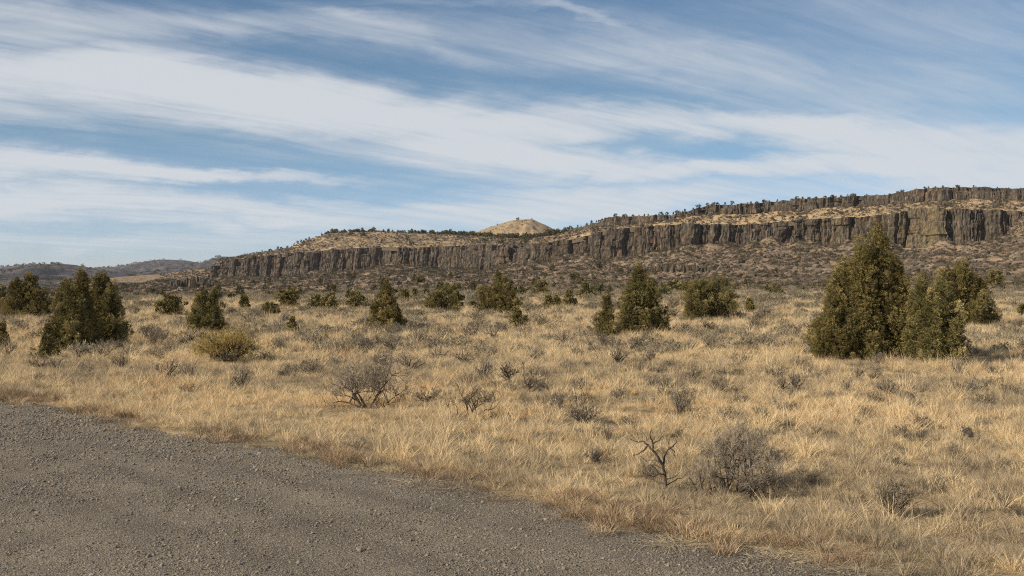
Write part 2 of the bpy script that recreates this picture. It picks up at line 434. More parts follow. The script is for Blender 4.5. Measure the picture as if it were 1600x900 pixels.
M['hill_mid'] = hill_mat('mid_hill_scrub', [(.35, (.045, .042, .040)), (.52, (.10, .085, .070)), (.72, (.24, .185, .125))], .05)
M['butte'] = hill_mat('butte_grass', [(.28, (.13, .095, .06)), (.42, (.28, .20, .115)), (.7, (.39, .285, .165))], .05)


# ------------------------------------------------------------------ ground sheets
u = np.concatenate([np.linspace(-6, -1.0, 30)[:-1], np.linspace(-1.0, 1.0, 420), np.linspace(1.0, 6, 30)[1:]])
AP = 22.0
yy = np.concatenate([np.linspace(-21, 5, 20)[:-1], np.geomspace(5 + AP, 160 + AP, 330) - AP])
Yg, Ug = np.meshgrid(yy, u, indexing='ij')
Xg = Ug * 0.62 * (Yg + AP)
Zg = hgt(Xg, Yg)
e = Yg - edge_y(Xg)
Zg = Zg - 0.05 * np.clip(-e / 0.5, 0, 1)       # the bed under the gravel lies lower
V = np.stack([Xg, Yg, Zg], -1).reshape(-1, 3)
tag(link('ground', make_mesh('ground', V, grid_faces(*Yg.shape), True, {'talus': np.zeros(len(V))}, [M['ground']])), kind='structure')

pxs = np.concatenate([np.linspace(-600, -60, 60)[:-1], np.linspace(-60, 1660, 720), np.linspace(1660, 2200, 60)[1:]])
tt = np.linspace(0, 1, 300) ** 1.25
dcs = tab(pxs, 1) + 3
Dm = 152 + (dcs[None, :] - 152) * tt[:, None]
Xm = (pxs[None, :] - 800) / FPX * Dm
Zm = hgt(Xm, Dm) - 0.04 * (1 - tt[:, None])
dfm = tab(pxs, 7)[None, :]
tal = np.clip((Dm - 130) / (dfm * .8 - 130), 0, 1)
V = np.stack([Xm, Dm, Zm], -1).reshape(-1, 3)
tag(link('talus_slope', make_mesh('talus_slope', V, grid_faces(*Dm.shape), True, {'talus': tal.ravel()}, [M['ground']])), kind='structure')

# gravel lot
xs = np.concatenate([np.linspace(-150, -16, 50)[:-1], np.linspace(-16, 6, 260), np.linspace(6, 26, 20)[1:]])
tl = np.linspace(0, 1, 130) ** 1.6
ey = edge_y(xs) + 0.25
Yl = ey[None, :] + (-20.5 - ey[None, :]) * tl[:, None]
Yl = np.minimum(Yl, ey[None, :])
Xl = np.broadcast_to(xs, Yl.shape)
ei = Yl - edge_y(Xl)
Zl = hgt(Xl, Yl) + 0.006 - 0.05 * np.clip((ei + 0.15) / 0.4, 0, 1) + 0.008 * fbm(Xl * 5, Yl * 5, 2) + 0.02 * fbm(Xl / 2.5, Yl / 2.5, 2)
V = np.stack([Xl, Yl, Zl], -1).reshape(-1, 3)
tag(link('gravel_lot', make_mesh('gravel_lot', V, grid_faces(*Yl.shape), True, None, [M['gravel']])), kind='structure')
def lot_z(x, y):
    e = y - edge_y(x)
    return hgt(x, y) + 0.006 - 0.05 * np.clip((e + 0.15) / 0.4, 0, 1) + 0.02 * fbm(x / 2.5, y / 2.5, 2)

# bench above the main cliff, then the plateau above the upper rim
px2 = np.concatenate([np.linspace(-600, -60, 40)[:-1], np.linspace(-60, 1660, 620), np.linspace(1660, 2200, 40)[1:]])
dc, yt, D2, yub, yut = (tab(px2, k) for k in (1, 3, 4, 5, 6))
tb = np.linspace(0, 1, 46)[:, None]
Db = dc + 5 + (D2 - 1) * tb
Zb = zrow(yt, dc) - .2 + (zrow(yub, dc + D2) - zrow(yt, dc)) * (tb ** 0.9)
Xb = (px2 - 800) / FPX * Db
env = np.clip(tb * 6, 0, 1) * np.clip((1 - tb) * 6, 0.15, 1)
Zb = Zb + env * (1.5 * fbm(Xb / 20, Db / 30, 4) + .5 * fbm(Xb / 5, Db / 8, 3)) * np.clip((yt - yub) / 10, 0.1, 1)
Zb[0] -= 3.5
tag(link('mesa_bench', make_mesh('mesa_bench', np.stack([Xb, Db, Zb], -1).reshape(-1, 3), grid_faces(*Db.shape), True, {'gold': (np.clip((px2 - 880) / 120, 0, 1) - 1.6 * np.clip((350 - px2) / 40, 0, 1) + 0 * Db).ravel()}, [M['mesa']])), kind='structure')
tp = np.linspace(0, 1, 14)[:, None]
Dp = dc + D2 + 3 + 260 * tp
Zp = zrow(yut, dc + D2) + 1.0 * fbm((px2 - 800) / FPX * Dp / 22, Dp / 22, 4) * np.clip(tp * 10, .25, 1) - 12 * tp
Xp = (px2 - 800) / FPX * Dp
Zp[0] -= 3.0
tag(link('mesa_plateau', make_mesh('mesa_plateau', np.stack([Xp, Dp, Zp], -1).reshape(-1, 3), grid_faces(*Dp.shape), True, None, [M['mesa']])), kind='structure')


# ------------------------------------------------------------------ columnar cliffs
def cliff(name, label, p0, p1, dk, dadd, zb_f, zt_f, ds, rows, cw, seed, depth, lich=False, foot=4.0):
    g = np.random.default_rng(seed)
    pf = np.linspace(p0, p1, 6000)
    D = tab(pf, 1) + (tab(pf, 4) + 1 if dadd else 2)
    x = (pf - 800) / FPX * D
    s = np.concatenate([[0], np.cumsum(np.hypot(np.diff(x), np.diff(D)))])
    L = s[-1]
    S = np.arange(0, L, ds)
    PX = np.interp(S, s, pf); X = np.interp(S, s, x); Y = np.interp(S, s, D)
    k = 9
    ker = np.ones(k) / k
    tx = np.gradient(np.convolve(np.pad(X, k // 2, 'edge'), ker, 'valid')); ty = np.gradient(np.convolve(np.pad(Y, k // 2, 'edge'), ker, 'valid'))
    ln = np.hypot(tx, ty) + 1e-9
    nx, ny = ty / ln, -tx / ln                    # out of the rock, towards the plain
    # columns
    b = [0.0]
    while b[-1] < L:
        b.append(b[-1] + cw * float(np.clip(g.lognormal(0, .62), .35, 3.2)))
    b = np.array(b); nb = len(b)
    off = g.normal(0, 1, nb) * depth * .42
    run = np.cumsum(g.normal(0, 1.0, nb)); run -= np.convolve(np.pad(run, 10, 'edge'), np.ones(21) / 21, 'valid')
    off += np.clip(run, -2.6, 2.6) * depth * 1.0
    butt = g.random(nb) < .12
    off[butt] += depth * 1.3
    off[g.random(nb) < .12] -= depth * 1.9
    k1 = g.uniform(1.3, 6, nb); k2 = g.uniform(1.05, 3, nb); dep = g.uniform(.4, 1.55, nb) * depth
    topf = np.where(g.random(nb) < .5, g.uniform(.62, .98, nb), 1.1); mid = g.uniform(.25, .7, nb); midd = g.uniform(0, .8, nb) * depth
    ci = np.clip(np.searchsorted(b, S, 'right') - 1, 0, nb - 2)
    t = (S - b[ci]) / (b[ci + 1] - b[ci])
    prof = np.minimum(1, np.minimum(k1[ci] * t, k2[ci] * (1 - t))) * dep[ci]
    bs = [0.0]
    while bs[-1] < L: bs.append(bs[-1] + 19 * float(np.clip(g.lognormal(0, .5), .4, 2.4)))
    bs = np.array(bs); A_ = g.uniform(.2, 1.0, len(bs)) ** 1.3 * depth * 4.4; fw = g.uniform(5, 10, len(bs))
    bi = np.clip(np.searchsorted(bs, S, 'right') - 1, 0, len(bs) - 2)
    ub = bs[bi + 1] - S
    saw = A_[bi] * np.clip(ub / fw[bi], 0, 1) - A_[bi] * .5
    sub = np.abs(((S * .55 + .6 * perlin(S * .3, 1.0)) % 1.0) - .5) * -1.0 * depth * .62
    v = np.linspace(0, 1, rows)[:, None]
    zb = zb_f(PX, Y) - foot; zt = zt_f(PX, Y) + 1.1 * fbm(S / 9, 8.0, 4)
    Z = zb + v * (zt - zb)
    h = np.maximum(zt - zb, .1)
    edge_soft = .95 * perlin(S[None, :] / 1.5, Z / 3) * depth * .35
    bh = g.uniform(2.2, 6.5, nb); jo = g.uniform(0, 6, nb)
    zi = np.floor((Z - 5 + jo[ci]) / bh[ci]).astype(int)
    hsh = np.sin(zi * 12.9898 + ci * 78.233) * 43758.5453
    blk = ((hsh - np.floor(hsh)) - .5) * depth * g.uniform(.1, 1.1, nb)[ci]
    o = off[ci] + prof + sub + edge_soft + saw + blk + 1.2 * fbm(S[None, :] / 4, Z / 5, 3) * depth * .4
    o = o - np.where(v > topf[ci], dep[ci] * 1.5 + .4, 0) + np.where(v < mid[ci], midd[ci], 0)
    o = o + (1 - v) * depth * 1.1 + .5 * depth * fbm(S[None, :] / 11, Z / 16, 3)
    o = o * np.clip(h / 8, .15, 1)
    sh_ = (2.4 * fbm(S[None, :] / 9, Z / 13, 3)) * np.clip(h / 14, 0, 1)
    Xc = X + nx * o + tx / ln * sh_; Yc = Y + ny * o + ty / ln * sh_
    # cap going back under the soil of the bench
    cap = np.stack([X - nx * 7, Y - ny * 7, Z[-1] - .5], -1)[None]
    G = np.concatenate([np.stack([Xc, Yc, Z], -1), cap], 0)
    if lich:
        li = np.exp(-((PX - 1450) / 34) ** 2) + .8 * np.exp(-((PX - 1305) / 12) ** 2) + .5 * np.exp(-((PX - 1385) / 20) ** 2) + .12
    else: li = np.full(len(PX), .08)
    # the solid rock behind the columns
    back = np.stack([np.stack([X - nx * 6.5, Y - ny * 6.5, zb], -1), np.stack([X - nx * 6.5, Y - ny * 6.5, zt - .8], -1)], 0)[:, ::6]
    root = tag(link(name, make_mesh(name, back.reshape(-1, 3), grid_faces(2, back.shape[1]), False, None, [M['basalt']])), label, kind='structure')
    cut = [0] + [i for i in range(1, len(S)) if ci[i] != ci[i - 1]] + [len(S) - 1]
    for a, c in zip(cut[:-1], cut[1:]):
        if c - a < 1: continue
        q = G[:, a:c + 1]
        nr, ncol = q.shape[:2]
        lc = np.broadcast_to(li[a:c + 1], (nr, ncol)).ravel()
        link('rock_column', make_mesh('rock_column', q.reshape(-1, 3), grid_faces(nr, ncol), False, {'lichen': lc}, [M['basalt']]), root)
    return root
cliff('rimrock_cliff', 'long dark basalt cliff of upright columns below the mesa bench', 110, 1740, 1, False,
      lambda p, D: zrow(tab(p, 2), D), lambda p, D: zrow(tab(p, 3), D), .42, 32, 4.9, 11, 2.0, True)
cliff('upper_rimrock_cliff', 'lower band of basalt columns along the skyline of the mesa', 884, 1760, 5, True,
      lambda p, D: zrow(tab(p, 5), D), lambda p, D: zrow(tab(p, 6), D), .55, 12, 5.2, 12, 1.7, False, 2.0)
# small broken outcrops lower on the slopes
def outcrop(label, p0, p1, yb, yt, seed):
    g = np.random.default_rng(seed)
    nn = int((p1 - p0) / 4)
    root = None
    for i in range(nn):
        px = p0 + (i + .5) / nn * (p1 - p0)
        x, y, z = drop(px, yb + g.uniform(-1.5, 1.5) + (i / nn - .5) * 0)
        m = y / FPX
        wd = (p1 - p0) / nn * m * g.uniform(.5, .85); hh = (yb - yt) * m * g.uniform(.6, 1.15) * (0.5 + math.sin((i + .5) / nn * math.pi) * .6)
        if root is None:
            root = bpy.data.objects.new('rock_outcrop', None); C.objects.link(root); root.location = (x, y, z)
            ox, oy, oz = x, y, z
            tag(root, label, 'rock outcrop')
        k = 7
        a = np.sort(g.uniform(0, 2 * np.pi, k))
        lay = []
        for q, (f, zz) in enumerate([(1.25, -1.0), (1.1, .25), (1.0, .6), (.85, .9), (.4, 1.0)]):
            rr = wd * f * g.uniform(.8, 1.15, k)
            lay.append(np.stack([np.cos(a) * rr + (x - ox), np.sin(a) * rr + (y - oy), np.full(k, zz * hh) + g.normal(0, hh * .04, k) + (z - oz)], -1))
        V = np.concatenate(lay); F = []
        for q in range(4):
            for j in range(k):
                F.append((q * k + j, q * k + (j + 1) % k, (q + 1) * k + (j + 1) % k, (q + 1) * k + j))
        F = np.array(F)
        top = np.array([(4 * k, 4 * k + j, 4 * k + j + 1) for j in range(1, k - 1)])
        link('rock_column', make_mesh('rock_column', V, [F, top], False, {'lichen': np.full(len(V), .1)}, [M['basalt']]), root)
outcrop('small pale broken rock outcrop on the slope behind the tall leaning juniper', 1006, 1108, 425, 413, 21)
outcrop('stub of rock at the low end of the long cliff', 262, 338, 450, 436, 22)


# ------------------------------------------------------------------ hills behind
def ridge(name, pts, dd, front, yfoot, mat, seed, amp, nx=420, nr=46, sharp=1.0):
    pts = np.array(pts, float)
    pxr = np.linspace(pts[0, 0], pts[-1, 0], nx)
    ys = np.interp(pxr, pts[:, 0], pts[:, 1])
    t = np.linspace(0, 1.35, nr)[:, None]
    D = (dd - front + front * t) + 0 * pxr
    X = (pxr - 800) / FPX * dd * (0.75 + 0.25 * D / dd)
    zt = zrow(ys, dd); zf = zrow(yfoot, dd - front)
    tc = np.clip(t, 0, 1); f = tc ** sharp
    Z = zf + (zt - zf) * f - np.clip(t - 1, 0, 1) * 140 * (zt - zf) / 200
    g = (fbm(X / (amp * 7) + seed, D / (amp * 14), 5) * 1.2 - np.abs(fbm(X / (amp * 5) + seed, D / (amp * 12) + 3, 3)) * .8) * amp * np.sin(np.clip(tc, 0, 1) * np.pi) ** .7
    Z = Z + g + fbm(X / (amp * 2), D / (amp * 2), 3) * amp * .10
    RIDGES.append((X, D, Z, amp))
    return tag(link(name, make_mesh(name, np.stack([X, D, Z], -1).reshape(-1, 3), grid_faces(*D.shape), True, None, [mat])), kind='structure')
RIDGES = []
ridge('far_hills', [(-900, 425), (-300, 420), (60, 428), (100, 424), (150, 421), (185, 417), (213, 414), (224, 409), (236, 406), (265, 405), (288, 406), (303, 409), (318, 412), (350, 414), (420, 420)],
      5200, 1900, 452, M['hill_far'], 1.0, 34, sharp=1.3)
ridge('far_ridge', [(230, 436), (280, 420), (312, 411), (322, 407.5), (345, 401.5), (388, 398.5), (400, 395), (430, 392), (600, 392), (760, 400)],
      4000, 1500, 452, M['hill_far'], 5.0, 26, sharp=1.3)
ridge('near_hills', [(-900, 424), (-200, 420), (0, 417.5), (30, 415.5), (66, 412.5), (115, 413.5), (128, 416), (142, 420.5), (180, 427), (230, 433), (300, 440), (420, 452)],
      3000, 1300, 458, M['hill_far'], 9.0, 20, sharp=1.2)
ridge('foothills', [(-900, 440), (-100, 436), (60, 437), (150, 436), (240, 440), (330, 450)],
      2100, 600, 460, M['hill_mid'], 13.0, 9, sharp=1.1)
ridge('butte', [(690, 380), (735, 366), (760, 356.5), (775, 352), (795, 345.5), (806, 343.2), (831, 342), (842, 347), (858, 354), (872, 361), (930, 380)],
      2200, 330, 384, M['butte'], 17.0, 7, nx=160, nr=40)
# the floor of the wide valley between the mesa and the hills
xv = np.linspace(-9000, 9000, 60); yv = np.geomspace(1400, 7600, 30)
Yv, Xv = np.meshgrid(yv, xv, indexing='ij')
Zv = -22 + 0 * Xv
tag(link('valley_floor', make_mesh('valley_floor', np.stack([Xv, Yv, Zv], -1).reshape(-1, 3), grid_faces(*Yv.shape), True, None, [M['hill_mid']])), kind='structure')


# ------------------------------------------------------------------ scattering of what nobody could count
def scatter(name, pts, rot, scl, idx, tint, meshes, kind='stuff'):
    n_ = len(pts)
    me = bpy.data.meshes.new(name)
    me.vertices.add(n_); me.vertices.foreach_set('co', np.ascontiguousarray(pts, np.float32).ravel())
    a = me.attributes.new('rot', 'FLOAT_VECTOR', 'POINT'); a.data.foreach_set('vector', np.ascontiguousarray(rot, np.float32).ravel())
    a = me.attributes.new('scl', 'FLOAT_VECTOR', 'POINT'); a.data.foreach_set('vector', np.ascontiguousarray(scl, np.float32).ravel())
    a = me.attributes.new('idx', 'INT', 'POINT'); a.data.foreach_set('value', np.ascontiguousarray(idx, np.int32))
    a = me.attributes.new('tint', 'FLOAT', 'POINT'); a.data.foreach_set('value', np.ascontiguousarray(tint, np.float32))
    o = link(name, me); o['kind'] = kind
    gt = bpy.data.node_groups.new(name, 'GeometryNodeTree')
    gt.interface.new_socket('Geometry', in_out='INPUT', socket_type='NodeSocketGeometry')
    gt.interface.new_socket('Geometry', in_out='OUTPUT', socket_type='NodeSocketGeometry')
    N, Lk = gt.nodes, gt.links
    gi = N.new('NodeGroupInput'); go = N.new('NodeGroupOutput')
    jn = N.new('GeometryNodeJoinGeometry')
    for m in meshes:
        src = bpy.data.objects.new(m.name, m)
        oi = N.new('GeometryNodeObjectInfo'); oi.inputs['Object'].default_value = src; oi.inputs['As Instance'].default_value = True
        Lk.new(oi.outputs['Geometry'], jn.inputs[0])
    ip = N.new('GeometryNodeInstanceOnPoints'); ip.inputs['Pick Instance'].default_value = True
    def na(nm, t):
        q = N.new('GeometryNodeInputNamedAttribute'); q.data_type = t; q.inputs[0].default_value = nm; return q.outputs[0]
    mp = N.new('GeometryNodeMeshToPoints')
    Lk.new(gi.outputs[0], mp.inputs['Mesh']); Lk.new(mp.outputs[0], ip.inputs['Points'])
    Lk.new(jn.outputs[0], ip.inputs['Instance'])
    Lk.new(na('idx', 'INT'), ip.inputs['Instance Index'])
    er = N.new('FunctionNodeEulerToRotation'); Lk.new(na('rot', 'FLOAT_VECTOR'), er.inputs[0]); Lk.new(er.outputs[0], ip.inputs['Rotation'])
    Lk.new(na('scl', 'FLOAT_VECTOR'), ip.inputs['Scale'])
    Lk.new(ip.outputs[0], go.inputs[0])
    md = o.modifiers.new('scatter', 'NODES'); md.node_group = gt
    return o

def blades(g, n, rad, h, lean, w_, mat, name, flat=0.0, bend=.5, head=0.0):
    """a tuft of n curved blades, three triangles each"""
    a = g.uniform(0, 2 * np.pi, n); r0 = rad * np.sqrt(g.random(n)) * .6
    bx, by = np.cos(a) * r0, np.sin(a) * r0
    H = h * g.uniform(.45, 1.1, n)
    da = a + g.normal(0, .9, n); le = lean * g.uniform(.2, 1.3, n)
    dx_, dy_ = np.cos(da) * le, np.sin(da) * le
    f = g.uniform(0, np.pi, n); wx, wy = np.cos(f) * w_, np.sin(f) * w_
    z0 = np.zeros(n)
    def P(t, wd):
        q = t ** (1 + bend)
        return np.stack([bx + dx_ * q * H + wx * wd, by + dy_ * q * H + wy * wd, z0 + H * t * (1 - flat) + .004], -1)
    v = np.stack([P(0, -.5), P(0, .5), P(.5, -.5), P(.5, .5), P(1, 0)], 1)
    i = np.arange(n)[:, None] * 5
    F4 = i + np.array([[0, 1, 3, 2]]); F3 = i + np.array([[2, 3, 4]])
    sh = np.repeat(g.random(n), 5)
    return make_mesh(name, v.reshape(-1, 3), [F4, F3], False, {'shade': sh, 'tint': sh}, [mat])

CLEAR = []
g = np.random.default_rng(5)
tufts = [blades(g, 70, .10, .30, .70, .0042, M['grass'], 'grass_tuft') for _ in range(3)]
tufts += [blades(g, 46, .13, .17, .9, .0040, M['grass'], 'grass_tuft') for _ in range(3)]
tufts += [blades(g, 22, .09, .44, .62, .0038, M['grass'], 'grass_tuft') for _ in range(2)]
mats_ = [blades(g, 60, .32, .16, 2.6, .0052, M['grass'], 'straw_litter', flat=.72, bend=.1) for _ in range(3)]

def sample(n, d0, d1, power, p0=-260, p1=1860, rg=g):
    """points of the plain, thinning out with distance"""
    q = rg.random(n)
    k = 2 - power
    dd = (d0 ** k + q * (d1 ** k - d0 ** k)) ** (1 / k)
    px = rg.uniform(p0, p1, n)
    return (px - 800) / FPX * dd, dd
def patch(x, y): return fbm(x / 2.6, y / 3.4, 4)

# rusty weeds along the lot edge
wd = [blades(g, 90, .22, .15, 1.3, .0046, M['weed'], 'weed_tuft') for _ in range(3)]
xw = np.concatenate([g.uniform(-11, 4.5, 240), g.normal(1.0, .38, 70), g.normal(-9.8, .6, 45), g.normal(-4.2, .4, 22), g.normal(-2.2, .3, 16)])
yw = edge_y(xw) + g.normal(.15, .42, len(xw))
keep = (fbm(xw * 1.1, 3.3, 2) > .12) | (np.arange(len(xw)) >= 240)
xw, yw = xw[keep], yw[keep]
s_ = g.uniform(.5, 1.2, len(xw)) * np.clip(yw / 14, .8, 2) ** .5
scatter('roadside_weeds', np.stack([xw, yw, hgt(xw, yw) - .01], -1), np.stack([0 * xw, 0 * xw, g.uniform(0, 6.28, len(xw))], -1),
        np.stack([s_, s_, s_], -1), g.integers(0, 3, len(xw)), g.random(len(xw)), wd)

# gravel
def rock_mesh(name, seed, mat, sub=1, squash=.65):
    import bmesh
    bm = bmesh.new(); bmesh.ops.create_icosphere(bm, subdivisions=sub, radius=1.0)
    gg = np.random.default_rng(seed)
    for v in bm.verts:
        v.co *= float(gg.uniform(.68, 1.2)); v.co.z *= squash; v.co.x *= 1.15
    me = bpy.data.meshes.new(name); bm.to_mesh(me); bm.free(); me.materials.append(mat)
    return me
peb = [rock_mesh('pebble', 30 + i, M['pebble']) for i in range(5)]
n_ = 380000
x = g.uniform(-13.5, 6.0, n_); y = 7.4 + 17 * g.random(n_) ** 1.35
pat = fbm(x / 1.1, y / 1.6, 4)
edge_d = edge_y(x) - y
keep = (edge_d > -.9 * g.random(n_) ** 2.5) & (g.random(n_) < np.clip(.62 + 1.1 * pat + .2 * np.exp(-edge_d / .8), .25, 1)) & (np.abs(x) < .52 * y + 1)
x, y = x[keep], y[keep]; edge_d = edge_d[keep]
r = .0046 + .0031 * g.exponential(1.0, len(x)); r = np.minimum(r, .025)
r = r * np.clip(y / 12, .9, 1.6)
r[::700] *= 1.9
print('pebbles', len(x))
scatter('gravel', np.stack([x, y, lot_z(x, y) + r * .15], -1), g.uniform(0, 6.28, (len(x), 3)) * np.array([.12, .12, 1]),
        np.stack([r, r, r], -1), g.integers(0, 5, len(x)), np.clip(g.beta(2, 2.6, len(x)) + (g.random(len(x)) < .03) * .5, 0, 1), peb)


# ------------------------------------------------------------------ plants built of branches and sprays
def basis(dv):
    dv = dv / (np.linalg.norm(dv, axis=1, keepdims=True) + 1e-9)
    up = np.where(np.abs(dv[:, 2:3]) > .95, np.array([[1., 0, 0]]), np.array([[0, 0, 1.]]))
    a = np.cross(up, dv); a /= np.linalg.norm(a, axis=1, keepdims=True) + 1e-9
    b = np.cross(dv, a)
    return a, b, dv
def spray_template(g, n, spread, leaf, wid):
    """n pointed leaf tips around a short axis along z"""
    t = g.random(n) ** .8
    a = g.uniform(0, 2 * np.pi, n)
    rad = np.stack([np.cos(a), np.sin(a), np.zeros(n)], -1)
    o = rad * (spread * .3 * (1 - .4 * t))[:, None] * g.random(n)[:, None] + np.stack([0 * t, 0 * t, t * .75], -1)
    dv = rad * spread * g.uniform(.4, 1.2, n)[:, None] + np.array([0, 0, 1.0]) * g.uniform(.3, 1.0, n)[:, None]
    A, B, D_ = basis(dv)
    f = g.uniform(0, np.pi, n)[:, None]
    side = A * np.cos(f) + B * np.sin(f)
    l = leaf * g.uniform(.6, 1.3, n)[:, None]
    return np.stack([o - side * wid * .5, o + side * wid * .5, o + D_ * l], 1).reshape(-1, 3)
def place_sprays(g, temps, org, dv, size, tint):
    """one joined triangle soup of sprays, with a tint per spray"""
    A, B, D_ = basis(dv)
    out, tt_ = [], []
    which = g.integers(0, len(temps), len(org))
    for k, tm in enumerate(temps):
        m = which == k
        if not m.any(): continue
        s = size[m][:, None, None]
        v = org[m][:, None, :] + s * (tm[None, :, 0:1] * A[m][:, None, :] + tm[None, :, 1:2] * B[m][:, None, :] + tm[None, :, 2:3] * D_[m][:, None, :])
        out.append(v.reshape(-1, 3)); tt_.append(np.repeat(tint[m], len(tm)))
    V = np.concatenate(out)
    return V, np.arange(len(V)).reshape(-1, 3), np.concatenate(tt_)

class Tubes:
    def __init__(s): s.V = []; s.F = []; s.k = 0; s.T = []
    def add(s, pts, rad, sides=4, tint=.5):
        pts = np.asarray(pts, float); rad = np.asarray(rad, float)
        d_ = np.gradient(pts, axis=0); A, B, _ = basis(d_)
        a = np.arange(sides) / sides * 2 * np.pi
        ring = pts[:, None, :] + rad[:, None, None] * (np.cos(a)[None, :, None] * A[:, None, :] + np.sin(a)[None, :, None] * B[:, None, :])
        n = len(pts)
        i = (np.arange(n - 1)[:, None] * sides + np.arange(sides)[None]).ravel(); j = (np.arange(n - 1)[:, None] * sides + (np.arange(sides)[None] + 1) % sides).ravel()
        s.F.append(np.stack([i, j, j + sides, i + sides], -1) + s.k)
        s.V.append(ring.reshape(-1, 3)); s.T.append(np.full(n * sides, tint)); s.k += n * sides
    def mesh(s, name, mat): return make_mesh(name, np.concatenate(s.V), np.concatenate(s.F), True, {'tint': np.concatenate(s.T)}, [mat])

def branch_out(g, tb, tw, o, dv, L, r, lev, gnarl, up, sides, kids=(2, 4), twmin=.0016):
    n = 6 if lev > 1 else 4
    pts = [np.array(o, float)]; dv = dv / np.linalg.norm(dv)
    ds = []
    for i in range(n):
        dv = dv + g.normal(0, gnarl, 3) + np.array([0, 0, up]); dv /= np.linalg.norm(dv)
        if pts[-1][2] + dv[2] * L / n < .02: dv[2] = abs(dv[2])
        pts.append(pts[-1] + dv * L / n); ds.append(dv.copy())
    rad = np.linspace(r, r * .5, n + 1)
    (tb if lev > 1 else tw).add(pts, np.maximum(rad, twmin), sides if lev > 1 else 3, g.random())
    if lev <= 0: return
    for q in range(int(g.integers(kids[0], kids[1] + 1))):
        k = int(g.integers(2, n + 1)) if q else n
        dd = ds[k - 1] + g.normal(0, .55, 3); dd[2] += .22
        branch_out(g, tb, tw, pts[k], dd, L * g.uniform(.52, .82), max(r * .55, twmin), lev - 1, gnarl, up, max(3, sides - 1), kids, twmin)

